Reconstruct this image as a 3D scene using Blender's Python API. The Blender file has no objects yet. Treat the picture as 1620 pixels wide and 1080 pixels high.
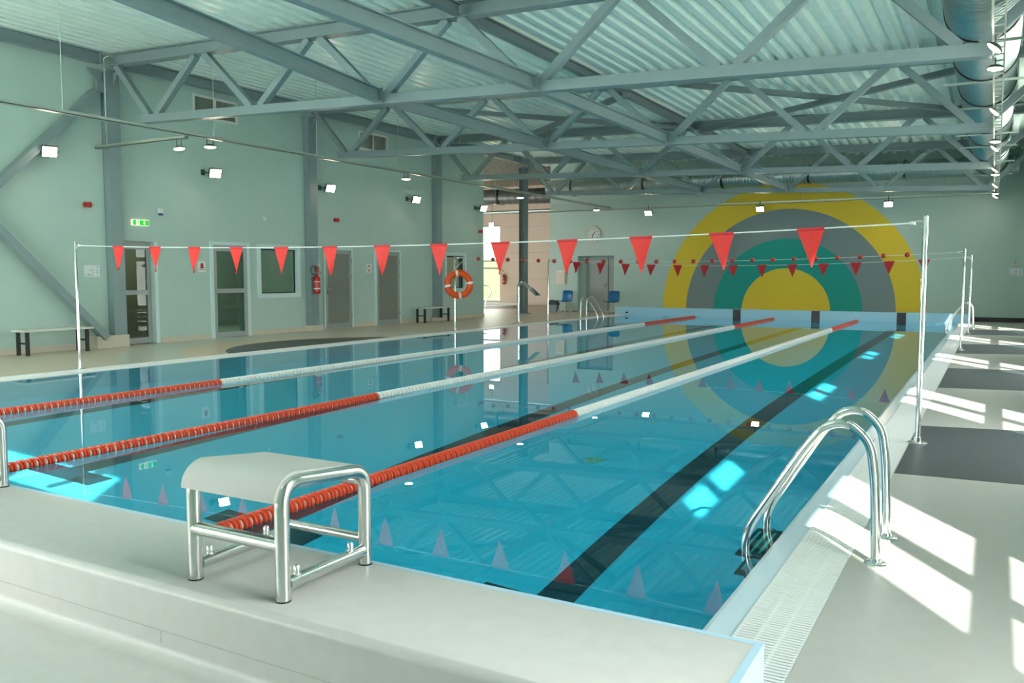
import bpy, bmesh, math, random
from mathutils import Vector, Matrix
random.seed(7)
C = bpy.context.scene.collection
SC = bpy.context.scene

# ------------------------------------------------------------------ camera
cam_d = bpy.data.cameras.new('camera')
cam_d.sensor_width = 36.0
cam_d.lens = 1343.97 * 36.0 / 1620.0
cam_d.clip_start = 0.05
cam_d.clip_end = 400
cam = bpy.data.objects.new('camera', cam_d)
C.objects.link(cam)
_yaw, _pitch, _roll = -0.516, 0.0779, 0.0005
_F = Vector((math.sin(_yaw)*math.cos(_pitch), math.cos(_yaw)*math.cos(_pitch), -math.sin(_pitch)))
_R = Vector((math.cos(_yaw), -math.sin(_yaw), 0))
_U = _R.cross(_F)
_R2 = _R*math.cos(_roll) + _U*math.sin(_roll)
_U2 = -_R*math.sin(_roll) + _U*math.cos(_roll)
_m = Matrix((_R2, _U2, -_F)).transposed().to_4x4()
_m.translation = Vector((1.0385, -2.5131, 1.3775))
cam.matrix_world = _m
SC.camera = cam

# ------------------------------------------------------------------ view, world, sun
SC.view_settings.view_transform = 'Standard'
SC.view_settings.look = 'None'
SC.view_settings.gamma = 1.0
SC.view_settings.use_curve_mapping = False
SC.view_settings.exposure = 0.97
SC.cycles.use_denoising = True
SC.cycles.max_bounces = 14
SC.cycles.diffuse_bounces = 6
SC.cycles.glossy_bounces = 6
SC.cycles.transmission_bounces = 8
SC.cycles.transparent_max_bounces = 12
SC.cycles.sample_clamp_indirect = 6.0
SC.cycles.caustics_reflective = False
SC.cycles.caustics_refractive = True

SKY = 5.0
SUN = 9.0
world = bpy.data.worlds.new('world')
SC.world = world
world.use_nodes = True
_bg = world.node_tree.nodes['Background']
_bg.inputs[0].default_value = (1.0, 0.99, 0.98, 1)
_bg.inputs[1].default_value = SKY

sun_d = bpy.data.lights.new('sun', 'SUN')
sun_d.energy = SUN
sun_d.angle = math.radians(0.6)
sun_d.color = (1.0, 0.96, 0.88)
sun = bpy.data.objects.new('sun', sun_d)
C.objects.link(sun)
SUN_DIR = Vector((-0.389, 0.5805, -0.7193)).normalized()
sun.rotation_euler = SUN_DIR.to_track_quat('-Z', 'Y').to_euler()
sun.location = (20, -30, 25)

def portal(name, loc, size_x, size_y, normal):
    d = bpy.data.lights.new(name, 'AREA')
    d.shape = 'RECTANGLE'
    d.size = size_x
    d.size_y = size_y
    d.cycles.is_portal = True
    o = bpy.data.objects.new(name, d)
    C.objects.link(o)
    o.location = loc
    o.rotation_euler = Vector(normal).to_track_quat('-Z', 'Z').to_euler()
    return o

# ------------------------------------------------------------------ constants of the place
XR, XL = 0.10, -10.09        # right and left water edge
YF = 25.0                    # far parapet face
DZ = 0.02                    # deck level
PH = 0.28                    # platform and parapet top
WXL, WXR = -13.5, 2.1        # left and right wall faces
WYN, WYF = -3.0, 26.0        # near and far wall faces
LEFT_END = 21.24             # where the left wall stops
DEPTH = 1.8
COLY = [7.8, 13.1, 18.45, 23.75]
BAYS = [-5.37 + 5.27*k for k in range(6)]
ROPES = [-7.47, -4.96, -2.51]
LANES = [-8.6, -6.2, -3.76, -1.33]
def zt(x): return 5.30 - 0.0306*(x + 12.87)
def zb(x): return 4.16 - 0.0355*(x + 11.87)

for i, c in enumerate(BAYS):
    portal('window_portal', (WXR + 0.13, c, 2.49), 1.75, 4.78, (-1, 0, 0))
portal('window_portal', (-10.0, WYN - 0.13, 2.35), 6.0, 4.3, (0, 1, 0))
portal('window_portal', (-3.3, WYN - 0.13, 4.49), 2.6, 0.98, (0, 1, 0))
portal('window_portal', (-4.5, WYN - 0.13, 0.95), 4.2, 1.3, (0, 1, 0))
portal('window_portal', (-20.4, 32.15, 1.9), 2.42, 3.58, (0, -1, 0))

# ------------------------------------------------------------------ materials
MATS = {}
def mat(name, col, rough=0.5, metal=0.0, spec=0.5, noise=0.0, nscale=6.0, bump=0.0, bscale=80.0, emit=None, estr=0.0, sheen=0):
    m = bpy.data.materials.new(name)
    m.use_nodes = True
    nt = m.node_tree
    p = nt.nodes['Principled BSDF']
    p.inputs['Base Color'].default_value = (*col, 1)
    p.inputs['Roughness'].default_value = rough
    p.inputs['Metallic'].default_value = metal
    p.inputs['Specular IOR Level'].default_value = spec
    if noise > 0 or bump > 0:
        tc = nt.nodes.new('ShaderNodeTexCoord')
    if noise > 0:
        n = nt.nodes.new('ShaderNodeTexNoise')
        n.inputs['Scale'].default_value = nscale
        n.inputs['Detail'].default_value = 4
        nt.links.new(tc.outputs['Object'], n.inputs['Vector'])
        r = nt.nodes.new('ShaderNodeValToRGB')
        r.color_ramp.elements[0].position = 0.3
        r.color_ramp.elements[1].position = 0.7
        r.color_ramp.elements[0].color = (*[c*(1-noise) for c in col], 1)
        r.color_ramp.elements[1].color = (*[min(1, c*(1+noise)) for c in col], 1)
        nt.links.new(n.outputs['Fac'], r.inputs[0])
        nt.links.new(r.outputs[0], p.inputs['Base Color'])
    if bump > 0:
        n2 = nt.nodes.new('ShaderNodeTexNoise')
        n2.inputs['Scale'].default_value = bscale
        n2.inputs['Detail'].default_value = 3
        nt.links.new(tc.outputs['Object'], n2.inputs['Vector'])
        b = nt.nodes.new('ShaderNodeBump')
        b.inputs['Strength'].default_value = bump
        b.inputs['Distance'].default_value = 0.01
        nt.links.new(n2.outputs['Fac'], b.inputs['Height'])
        nt.links.new(b.outputs[0], p.inputs['Normal'])
    if emit:
        p.inputs['Emission Color'].default_value = (*emit, 1)
        p.inputs['Emission Strength'].default_value = estr
    MATS[name] = m
    return m

WALL = mat('mint wall paint', (0.43, 0.58, 0.525), 0.6, noise=0.02, nscale=3, bump=0.06, bscale=200)
WALLH = mat('cream hall panel', (0.66, 0.57, 0.46), 0.6, noise=0.02)
WHITEREV = mat('pale reveal paint', (0.58, 0.74, 0.72), 0.55)
CEIL = mat('roof sheet', (0.82, 0.95, 0.88), 0.30, metal=0.0, noise=0.04, nscale=4)
STEEL = mat('steel paint', (0.215, 0.295, 0.30), 0.42, noise=0.03, nscale=5)
STEELD = mat('dark steel paint', (0.165, 0.22, 0.225), 0.45, noise=0.03, nscale=5)
CHROME = mat('polished stainless', (0.80, 0.82, 0.80), 0.10, metal=1.0)
BRUSH = mat('satin stainless', (0.70, 0.71, 0.68), 0.22, metal=1.0, noise=0.05, nscale=30)
GALV = mat('galvanised duct', (0.42, 0.50, 0.48), 0.36, metal=0.85, noise=0.06, nscale=8)
TRACKM = mat('galvanised track', (0.42, 0.50, 0.44), 0.35, metal=0.6)
VINYLDIM = mat('deck vinyl dimmed against window light', (0.46, 0.46, 0.43), 0.36, noise=0.03, nscale=14, bump=0.04, bscale=260)  # same vinyl as the front floor, darkened to offset strong window light
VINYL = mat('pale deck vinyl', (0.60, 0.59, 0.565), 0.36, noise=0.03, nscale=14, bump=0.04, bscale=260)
VINYLL = mat('beige deck vinyl', (0.58, 0.50, 0.40), 0.42, noise=0.03, nscale=14, bump=0.03, bscale=260)
VINYLP = mat('peach deck vinyl', (0.66, 0.51, 0.37), 0.30, noise=0.03, nscale=14)
VINYLG = mat('cool grey deck vinyl', (0.53, 0.54, 0.48), 0.30, noise=0.03, nscale=14)
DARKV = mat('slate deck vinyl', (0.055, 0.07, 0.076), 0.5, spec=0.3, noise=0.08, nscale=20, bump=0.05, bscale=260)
SEAM = mat('vinyl seam', (0.42, 0.43, 0.41), 0.5)
TILE = mat('beige skirting tile', (0.58, 0.53, 0.43), 0.4, noise=0.04)
BLACK = mat('black plastic', (0.012, 0.014, 0.015), 0.45)
LINER = mat('pool liner', (0.42, 0.72, 0.88), 0.4, noise=0.015, nscale=2)
LINERB = mat('pool liner floor', (0.25, 0.71, 0.99), 0.45, noise=0.02, nscale=1.5)
EDGEB = mat('pale blue edging', (0.50, 0.70, 0.86), 0.3)
LIP = mat('overflow lip', (0.60, 0.74, 0.83), 0.22)
GRATE = mat('white grating', (0.80, 0.82, 0.82), 0.35)
GAP = mat('grating gutter', (0.10, 0.14, 0.16), 0.6)
NAVY = mat('lane line', (0.012, 0.035, 0.06), 0.5)
MARK = mat('target black', (0.006, 0.012, 0.016), 0.4)
RED = mat('red float', (0.72, 0.06, 0.012), 0.32)
RED2 = mat('dark red float hub', (0.45, 0.025, 0.008), 0.35)
WHITE = mat('white plastic', (0.80, 0.82, 0.78), 0.35)
FLAG = mat('red pennant cloth', (0.80, 0.03, 0.022), 0.6, noise=0.06, nscale=12)
FLAGS = mat('pennant seam', (0.60, 0.02, 0.03), 0.6)
FLAGD = mat('deep red pennant', (0.50, 0.012, 0.02), 0.6, noise=0.06, nscale=12)
ROPEW = mat('white rope', (0.80, 0.84, 0.80), 0.7)
ORANGE = mat('orange ring', (0.82, 0.085, 0.004), 0.4)
BLOCKT = mat('block top', (0.56, 0.56, 0.535), 0.55, bump=0.15, bscale=500)
DOORG = mat('grey door', (0.20, 0.22, 0.19), 0.45)
DOORF = mat('door frame grey', (0.33, 0.37, 0.36), 0.4, metal=0.2)
DARKR = mat('dim room', (0.42, 0.43, 0.36), 0.7)
BENCHT = mat('bench slat', (0.58, 0.62, 0.56), 0.5, noise=0.05)
BLUE = mat('blue shell', (0.0, 0.13, 0.33), 0.4)
CREAM = mat('cream plastic', (0.66, 0.62, 0.50), 0.5)
REDM = mat('extinguisher red', (0.42, 0.01, 0.015), 0.25)
SIREN = mat('siren red', (0.42, 0.03, 0.02), 0.35)
SIGNW = mat('sign white', (0.74, 0.76, 0.72), 0.5)
SIGNR = mat('sign red', (0.36, 0.015, 0.02), 0.5)
PAPER = mat('paper', (0.70, 0.76, 0.78), 0.7)
INK = mat('ink', (0.30, 0.36, 0.38), 0.7)
CLOCKF = mat('clock face', (0.60, 0.66, 0.62), 0.4)
CLOCKR = mat('clock rim', (0.55, 0.52, 0.40), 0.4)
SIGNBLUE = mat('siren blue', (0.0, 0.08, 0.30), 0.3)
GRASS = mat('lawn', (0.035, 0.085, 0.008), 0.9, noise=0.3, nscale=2)
PAVE = mat('paving outside', (0.75, 0.75, 0.72), 0.9, noise=0.1, nscale=2)
FACADE = mat('white facade', (0.85, 0.86, 0.85), 0.8)
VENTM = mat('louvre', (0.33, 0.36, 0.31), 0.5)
COPPER = mat('orange mat', (0.40, 0.18, 0.05), 0.7)
LAMPH = mat('lamp housing', (0.10, 0.12, 0.11), 0.4, metal=0.3)
LAMPW = mat('warm lamp', (1, 0.9, 0.8), 0.5, emit=(1.0, 0.80, 0.55), estr=45)
LAMPC = mat('track lamp', (1, 0.95, 0.9), 0.5, emit=(1.0, 0.85, 0.66), estr=30)
EXITG = mat('exit green', (0.0, 0.30, 0.01), 0.4, emit=(0.0, 0.42, 0.01), estr=0.7)
EXITW = mat('exit white', (0.8, 0.8, 0.7), 0.4, emit=(1.0, 0.86, 0.66), estr=0.4)

def glass_mat(name, tint, gl=1.0):
    m = bpy.data.materials.new(name)
    m.use_nodes = True
    nt = m.node_tree
    nt.nodes.clear()
    out = nt.nodes.new('ShaderNodeOutputMaterial')
    mix = nt.nodes.new('ShaderNodeMixShader')
    tr = nt.nodes.new('ShaderNodeBsdfTransparent')
    g = nt.nodes.new('ShaderNodeBsdfGlossy')
    lw = nt.nodes.new('ShaderNodeLayerWeight')
    lw.inputs[0].default_value = 0.5
    pw = nt.nodes.new('ShaderNodeMath')
    pw.operation = 'POWER'
    pw.inputs[1].default_value = 5.0
    nt.links.new(lw.outputs['Facing'], pw.inputs[0])
    fr = nt.nodes.new('ShaderNodeMath')
    fr.operation = 'MULTIPLY_ADD'
    fr.inputs[1].default_value = 0.9
    fr.inputs[2].default_value = 0.04
    nt.links.new(pw.outputs[0], fr.inputs[0])
    tr.inputs[0].default_value = (*tint, 1)
    g.inputs['Roughness'].default_value = 0.0
    g.inputs['Color'].default_value = (gl, gl, gl, 1)
    nt.links.new(fr.outputs[0], mix.inputs[0])
    nt.links.new(tr.outputs[0], mix.inputs[1])
    nt.links.new(g.outputs[0], mix.inputs[2])
    nt.links.new(mix.outputs[0], out.inputs[0])
    return m
GLASS = glass_mat('clear glass', (0.95, 0.97, 0.96))
GLASSD = glass_mat('grey glass', (0.55, 0.64, 0.61), 0.6)

def water_mat():
    m = bpy.data.materials.new('pool water')
    m.use_nodes = True
    nt = m.node_tree
    nt.nodes.clear()
    out = nt.nodes.new('ShaderNodeOutputMaterial')
    mix = nt.nodes.new('ShaderNodeMixShader')
    fr = nt.nodes.new('ShaderNodeFresnel')
    fr.inputs['IOR'].default_value = 1.333
    gl = nt.nodes.new('ShaderNodeBsdfGlossy')
    gl.inputs['Roughness'].default_value = 0.0
    gl.inputs['Color'].default_value = (1, 1, 1, 1)
    rf = nt.nodes.new('ShaderNodeBsdfRefraction')
    rf.inputs['Roughness'].default_value = 0.0
    rf.inputs['IOR'].default_value = 1.333
    rf.inputs['Color'].default_value = (0.20, 0.96, 1.0, 1)
    nt.links.new(fr.outputs[0], mix.inputs[0])
    nt.links.new(rf.outputs[0], mix.inputs[1])
    nt.links.new(gl.outputs[0], mix.inputs[2])
    nt.links.new(mix.outputs[0], out.inputs['Surface'])
    return m
WATER = water_mat()

def mural_mat():
    m = bpy.data.materials.new('mural wall paint')
    m.use_nodes = True
    nt = m.node_tree
    p = nt.nodes['Principled BSDF']
    p.inputs['Roughness'].default_value = 0.6
    tc = nt.nodes.new('ShaderNodeTexCoord')
    sep = nt.nodes.new('ShaderNodeSeparateXYZ')
    nt.links.new(tc.outputs['Object'], sep.inputs[0])
    comb = nt.nodes.new('ShaderNodeCombineXYZ')
    nt.links.new(sep.outputs['X'], comb.inputs['X'])
    nt.links.new(sep.outputs['Z'], comb.inputs['Y'])
    sub = nt.nodes.new('ShaderNodeVectorMath')
    sub.operation = 'SUBTRACT'
    sub.inputs[1].default_value = (-4.90, 0.20, 0)
    nt.links.new(comb.outputs[0], sub.inputs[0])
    ln = nt.nodes.new('ShaderNodeVectorMath')
    ln.operation = 'LENGTH'
    nt.links.new(sub.outputs[0], ln.inputs[0])
    dv = nt.nodes.new('ShaderNodeMath')
    dv.operation = 'DIVIDE'
    dv.inputs[1].default_value = 5.0
    nt.links.new(ln.outputs['Value'], dv.inputs[0])
    r = nt.nodes.new('ShaderNodeValToRGB')
    r.color_ramp.interpolation = 'CONSTANT'
    yel, teal, gry, wl = (0.78, 0.56, 0.03, 1), (0.0, 0.31, 0.26, 1), (0.20, 0.265, 0.265, 1), (0.43, 0.58, 0.525, 1)
    el = r.color_ramp.elements
    el[0].position = 0.0
    el[0].color = yel
    el[1].position = 1.39/5
    el[1].color = teal
    for pos, c in ((2.35/5, gry), (3.32/5, yel), (4.16/5, wl)):
        e = el.new(pos)
        e.color = c
    nt.links.new(dv.outputs[0], r.inputs[0])
    nt.links.new(r.outputs[0], p.inputs['Base Color'])
    return m
MURAL = mural_mat()

# ------------------------------------------------------------------ mesh helpers
def new(): return bmesh.new()

def box(bm, x0, x1, y0, y1, z0, z1, mi=0, bev=0.0):
    v = [bm.verts.new((x, y, z)) for x in (x0, x1) for y in (y0, y1) for z in (z0, z1)]
    fs = []
    for q in ((0, 1, 3, 2), (4, 6, 7, 5), (0, 4, 5, 1), (2, 3, 7, 6), (0, 2, 6, 4), (1, 5, 7, 3)):
        f = bm.faces.new([v[i] for i in q])
        f.material_index = mi
        fs.append(f)
    if bev > 0:
        es = list({e for f in fs for e in f.edges})
        r = bmesh.ops.bevel(bm, geom=es, offset=bev, segments=2, affect='EDGES', profile=0.5)
        for f in r['faces']:
            f.material_index = mi
    return v

def beam(bm, a, b, w, h, up=(0, 0, 1), mi=0):
    a, b = Vector(a), Vector(b)
    d = (b-a).normalized()
    up = Vector(up)
    s = d.cross(up)
    if s.length < 1e-5:
        s = d.cross(Vector((1, 0, 0)))
    s.normalize()
    u = s.cross(d).normalized()
    ring = []
    for p in (a, b):
        ring.append([bm.verts.new(p + s*sx*w/2 + u*sz*h/2) for sx, sz in ((-1, -1), (1, -1), (1, 1), (-1, 1))])
    for i in range(4):
        f = bm.faces.new((ring[0][i], ring[0][(i+1) % 4], ring[1][(i+1) % 4], ring[1][i]))
        f.material_index = mi
    for rr in (ring[0][::-1], ring[1]):
        f = bm.faces.new(rr)
        f.material_index = mi

def ibeam(bm, a, b, w, h, t=0.014, up=(0, 0, 1), mi=0):
    a, b = Vector(a), Vector(b)
    d = (b-a).normalized()
    s = d.cross(Vector(up)).normalized()
    u = s.cross(d).normalized()
    for o in (-1, 1):
        beam(bm, a+u*o*(h-t)/2, b+u*o*(h-t)/2, w, t, up, mi)
    beam(bm, a, b, t, h-2*t, up, mi)

def fillet(pts, rad, n=6):
    pts = [Vector(p) for p in pts]
    out = [pts[0]]
    for i in range(1, len(pts)-1):
        p0, p, p1 = pts[i-1], pts[i], pts[i+1]
        r = rad[i-1] if isinstance(rad, (list, tuple)) else rad
        d0, d1 = (p0-p), (p1-p)
        l = min(r, d0.length*0.49, d1.length*0.49)
        A, B = p+d0.normalized()*l, p+d1.normalized()*l
        for k in range(n+1):
            t = k/n
            out.append(A*(1-t)**2 + p*2*t*(1-t) + B*t*t)
    out.append(pts[-1])
    return out

def tube(bm, pts, r, seg=12, mi=0, cap=True, smooth=True, closed=False):
    pts = [Vector(p) for p in pts]
    n = len(pts)
    if closed:
        tang = [(pts[(i+1) % n]-pts[i-1]).normalized() for i in range(n)]
    else:
        tang = [((pts[min(i+1, n-1)]-pts[max(i-1, 0)]).normalized()) for i in range(n)]
    ref = Vector((0, 0, 1)) if abs(tang[0].z) < 0.9 else Vector((1, 0, 0))
    s = tang[0].cross(ref).normalized()
    rings = []
    for i in range(n):
        t = tang[i]
        s = (s - t*s.dot(t)).normalized()
        u = t.cross(s)
        rr = r[i] if isinstance(r, (list, tuple)) else r
        rings.append([bm.verts.new(pts[i] + (s*math.cos(2*math.pi*k/seg) + u*math.sin(2*math.pi*k/seg))*rr) for k in range(seg)])
    last = n if closed else n-1
    for i in range(last):
        A, B = rings[i], rings[(i+1) % n]
        for k in range(seg):
            f = bm.faces.new((A[k], A[(k+1) % seg], B[(k+1) % seg], B[k]))
            f.material_index = mi
            f.smooth = smooth
    if cap and not closed:
        for rr in (rings[0][::-1], rings[-1]):
            f = bm.faces.new(rr)
            f.material_index = mi

def lathe(bm, c, axis, prof, seg=24, mi=0, smooth=True):
    """prof: list of (radius, height along axis, [material])"""
    c = Vector(c)
    ax = Vector(axis).normalized()
    ref = Vector((0, 0, 1)) if abs(ax.z) < 0.9 else Vector((1, 0, 0))
    s = ax.cross(ref).normalized()
    u = ax.cross(s)
    rings = []
    for pr in prof:
        r, h = pr[0], pr[1]
        if r < 1e-6:
            rings.append([bm.verts.new(c+ax*h)])
        else:
            rings.append([bm.verts.new(c+ax*h+(s*math.cos(2*math.pi*k/seg)+u*math.sin(2*math.pi*k/seg))*r) for k in range(seg)])
    for i in range(len(rings)-1):
        A, B = rings[i], rings[i+1]
        m_ = prof[i+1][2] if len(prof[i+1]) > 2 else mi
        for k in range(seg):
            a0, a1 = A[k % len(A)], A[(k+1) % len(A)]
            b0, b1 = B[k % len(B)], B[(k+1) % len(B)]
            vs = []
            for v in (a0, a1, b1, b0):
                if v not in vs:
                    vs.append(v)
            if len(vs) >= 3:
                f = bm.faces.new(vs)
                f.material_index = m_
                f.smooth = smooth
    if len(rings[0]) > 2:
        f = bm.faces.new(rings[0][::-1])
        f.material_index = mi
    if len(rings[-1]) > 2:
        f = bm.faces.new(rings[-1])
        f.material_index = prof[-1][2] if len(prof[-1]) > 2 else mi

def prism(bm, poly, axis, a0, a1, mi=0, smooth=False):
    """extrude a polygon given in the two other axes along axis ('x','y','z')"""
    def P(u, v, w):
        return {'x': (w, u, v), 'y': (u, w, v), 'z': (u, v, w)}[axis]
    A = [bm.verts.new(P(u, v, a0)) for u, v in poly]
    B = [bm.verts.new(P(u, v, a1)) for u, v in poly]
    n = len(poly)
    for i in range(n):
        f = bm.faces.new((A[i], A[(i+1) % n], B[(i+1) % n], B[i]))
        f.material_index = mi
        f.smooth = smooth
    for rr in (A[::-1], B):
        f = bm.faces.new(rr)
        f.material_index = mi

def obj(name, bm, mats, parent=None, loc=None):
    bmesh.ops.recalc_face_normals(bm, faces=bm.faces[:])
    for e in bm.edges:
        if len(e.link_faces) == 2 and e.link_faces[0].normal.angle(e.link_faces[1].normal, 0) > 0.66:
            e.smooth = False
    me = bpy.data.meshes.new(name)
    bm.to_mesh(me)
    bm.free()
    for m in (mats if isinstance(mats, (list, tuple)) else [mats]):
        me.materials.append(m)
    o = bpy.data.objects.new(name, me)
    C.objects.link(o)
    if loc is not None:
        o.location = loc
    if parent is not None:
        o.parent = parent
    return o

def wobj(name, bm, mats, parent):
    """a part built in world coordinates under an unrotated parent"""
    l = Vector(parent.location)
    p = parent.parent
    while p is not None:
        l = l + Vector(p.location)
        p = p.parent
    bmesh.ops.translate(bm, verts=bm.verts[:], vec=-l)
    return obj(name, bm, mats, parent)

def tag(o, label=None, cat=None, group=None, kind=None):
    if label: o['label'] = label
    if cat: o['category'] = cat
    if group: o['group'] = group
    if kind: o['kind'] = kind
    return o

def thing(name, label, cat, loc=(0, 0, 0), rotz=0.0, group=None, kind=None):
    o = bpy.data.objects.new(name, None)
    o.empty_display_size = 0.1
    C.objects.link(o)
    o.location = loc
    o.rotation_euler = (0, 0, rotz)
    return tag(o, label, cat, group, kind)

def single(name, bm, mats, label, cat, origin, group=None, kind=None):
    """a thing that is one mesh, built in world coordinates, origin at its base"""
    bmesh.ops.translate(bm, verts=bm.verts[:], vec=-Vector(origin))
    o = obj(name, bm, mats, None, origin)
    return tag(o, label, cat, group, kind)

def struct(name, bm, mats, label=None, parent=None):
    o = obj(name, bm, mats, parent)
    if parent is None:
        o['kind'] = 'structure'
    if label: o['label'] = label
    return o

def dup(root, loc, rotz=None, label=None, group=None):
    r = root.copy()
    C.objects.link(r)
    r.location = loc
    if rotz is not None: r.rotation_euler = (0, 0, rotz)
    if label: r['label'] = label
    if group: r['group'] = group
    for ch in list(root.children):
        c = ch.copy()
        C.objects.link(c)
        c.parent = r
        for g in ch.children:
            d = g.copy()
            C.objects.link(d)
            d.parent = c
    return r

def wall_cells(bm, axis, c0, c1, u0, u1, v0, v1, holes, mi=0):
    us = sorted({u0, u1, *[h[0] for h in holes], *[h[1] for h in holes]})
    vs = sorted({v0, v1, *[h[2] for h in holes], *[h[3] for h in holes]})
    us = [u for u in us if u0 <= u <= u1]
    vs = [v for v in vs if v0 <= v <= v1]
    for i in range(len(us)-1):
        run = None
        for j in range(len(vs)-1):
            mu, mv = (us[i]+us[i+1])/2, (vs[j]+vs[j+1])/2
            solid = not any(h[0] < mu < h[1] and h[2] < mv < h[3] for h in holes)
            if solid:
                run = (vs[j] if run is None else run[0], vs[j+1])
            if (not solid or j == len(vs)-2) and run is not None:
                if axis == 'x':
                    box(bm, c0, c1, us[i], us[i+1], run[0], run[1], mi)
                else:
                    box(bm, us[i], us[i+1], c0, c1, run[0], run[1], mi)
                run = None

ORD = ['first', 'second', 'third', 'fourth', 'fifth', 'sixth', 'seventh', 'eighth', 'ninth', 'tenth', 'eleventh', 'twelfth',
       'thirteenth', 'fourteenth', 'fifteenth', 'sixteenth', 'seventeenth', 'eighteenth', 'nineteenth', 'twentieth',
       'twenty-first', 'twenty-second', 'twenty-third', 'twenty-fourth']

# ================================================================== SETTING
# floor
bm = new()
box(bm, WXL, 0.48, WYN, -0.50, -0.25, DZ)
box(bm, XL-0.38, 0.48, YF+0.25, WYF, -0.25, DZ)
struct('floor', bm, VINYL, 'pale grey vinyl floor in front of the platform')
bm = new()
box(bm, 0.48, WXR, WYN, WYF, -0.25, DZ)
struct('floor_right', bm, VINYLDIM, 'vinyl deck along the right side, darkened to offset the window light')
bm = new()
box(bm, WXL, XL-0.38, -0.50, WYF, -0.25, DZ)
box(bm, -24, WXL, LEFT_END, WYF, -0.25, DZ)
box(bm, -24, -9, WYF, 32.3, -0.25, DZ)
struct('floor_left', bm, VINYLL, 'beige vinyl deck along the left wall and into the hall')

def ring_floor(name, cx, cy, r0, r1, z, m, label, xmax):
    """ring segment of a circle, cut off straight at x = xmax and kept off the wall"""
    bm = new()
    n = 360
    def seg(a):
        c = math.cos(a)
        if c >= -0.05: return None
        lo = max(r0, (cx-xmax)/(-c))
        hi = min(r1, (cx-(WXL+0.02))/(-c))
        return (lo, hi) if hi > lo+1e-4 else None
    for k in range(n):
        a0, a1 = 2*math.pi*k/n, 2*math.pi*(k+1)/n
        s0, s1 = seg(a0), seg(a1)
        if not s0 or not s1: continue
        pts = [(cx+r*math.cos(a), cy+r*math.sin(a)) for r, a in ((s0[1], a0), (s1[1], a1), (s1[0], a1), (s0[0], a0))]
        bm.faces.new([bm.verts.new((x, y, z)) for x, y in pts])
    bmesh.ops.remove_doubles(bm, verts=bm.verts[:], dist=1e-5)
    r = bmesh.ops.extrude_face_region(bm, geom=bm.faces[:])
    bmesh.ops.translate(bm, verts=[v for v in r['geom'] if isinstance(v, bmesh.types.BMVert)], vec=(0, 0, -0.004))
    return struct(name, bm, m, label)
FX = XL-0.382
ring_floor('floor_inlay', -9.1, 10.1, 0.3, 2.66, DZ+0.002, DARKV, 'slate arc inlaid in the left deck', xmax=FX)
ring_floor('floor_inlay', -9.1, 10.1, 2.66, 3.45, DZ+0.0015, VINYLP, 'peach ring around the slate arc', xmax=FX)
ring_floor('floor_inlay', -9.1, 10.1, 3.45, 4.45, DZ+0.001, VINYLG, 'cool grey outer ring on the left deck', xmax=FX)
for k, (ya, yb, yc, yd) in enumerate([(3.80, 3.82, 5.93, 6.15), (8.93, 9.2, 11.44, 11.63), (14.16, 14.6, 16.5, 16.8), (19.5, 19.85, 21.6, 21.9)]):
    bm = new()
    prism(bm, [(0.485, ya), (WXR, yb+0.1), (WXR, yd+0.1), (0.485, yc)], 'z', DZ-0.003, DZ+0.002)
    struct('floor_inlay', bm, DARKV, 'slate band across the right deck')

# pool basin
bm = new()
box(bm, XL-0.2, XR+0.2, -0.2, YF+0.2, -DEPTH-0.2, -DEPTH, 1)
box(bm, XL-0.2, XL, -0.2, YF+0.2, -DEPTH, -0.004, 0)
box(bm, XR, XR+0.2, -0.2, YF+0.2, -DEPTH, -0.012, 0)
box(bm, XL, XR, -0.2, 0, -DEPTH, -0.09, 0)
box(bm, XL, XR, YF, YF+0.2, -DEPTH, -0.1, 0)
for lx in LANES:
    box(bm, lx-0.125, lx+0.125, 1.95, 23.05, -DEPTH-0.01, -DEPTH+0.004, 2)
    box(bm, lx-0.5, lx+0.5, 1.95, 2.2, -DEPTH-0.01, -DEPTH+0.0045, 2)
    box(bm, lx-0.5, lx+0.5, 22.8, 23.05, -DEPTH-0.01, -DEPTH+0.0045, 2)
    for y0, y1 in ((-0.01, 0.004), (YF-0.004, YF+0.01)):
        box(bm, lx-0.125, lx+0.125, y0, y1, -DEPTH+0.3, -0.11, 2)
struct('pool_basin', bm, [LINER, LINERB, NAVY], 'blue pool basin with dark lane lines')

# overflow edges
bm = new()
prism(bm, [(XR, -0.05), (XR, 0.002), (XR+0.02, 0.008), (XR+0.12, 0.008), (XR+0.12, -0.05)], 'y', 0.0, YF)
struct('trim_1', bm, LIP, 'pale overflow lip along the right water edge')
bm = new()
prism(bm, [(XL, -0.05), (XL, 0.002), (XL-0.02, 0.008), (XL-0.06, 0.008), (XL-0.06, -0.05)], 'y', 0.0, YF)
struct('trim_2', bm, GRATE, 'white overflow lip along the left water edge')
def grating(name, x0, x1, label):
    root = thing(name, label, 'grating', ((x0+x1)/2, 12.5, DZ-0.03))
    bm = new()
    y = -0.45
    while y < YF+0.2:
        box(bm, x0+0.006, x1-0.006, y, y+0.014, DZ-0.025, DZ-0.002)
        y += 0.024
    wobj('slats', bm, GRATE, root)
    bm = new()
    for f in (0.0, 0.33, 0.66, 1.0):
        xx = x0+0.008+(x1-x0-0.016)*f
        box(bm, xx-0.006, xx+0.006, -0.45, YF+0.22, DZ-0.03, DZ-0.004)
    wobj('carrier_rails', bm, GRATE, root)
    return root
grating('overflow_grating', XR+0.12, 0.48, 'white slatted overflow grating beside the right water edge')
grating('overflow_grating', XL-0.38, XL-0.06, 'white overflow grating along the far left water edge')
bm = new()
box(bm, XR+0.12, 0.48, -0.5, YF+0.25, -0.2, -0.03)
box(bm, XL-0.38, XL-0.06, -0.5, YF+0.25, -0.2, -0.03)
struct('trim_3', bm, GAP, 'overflow gutter under the gratings')

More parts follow.
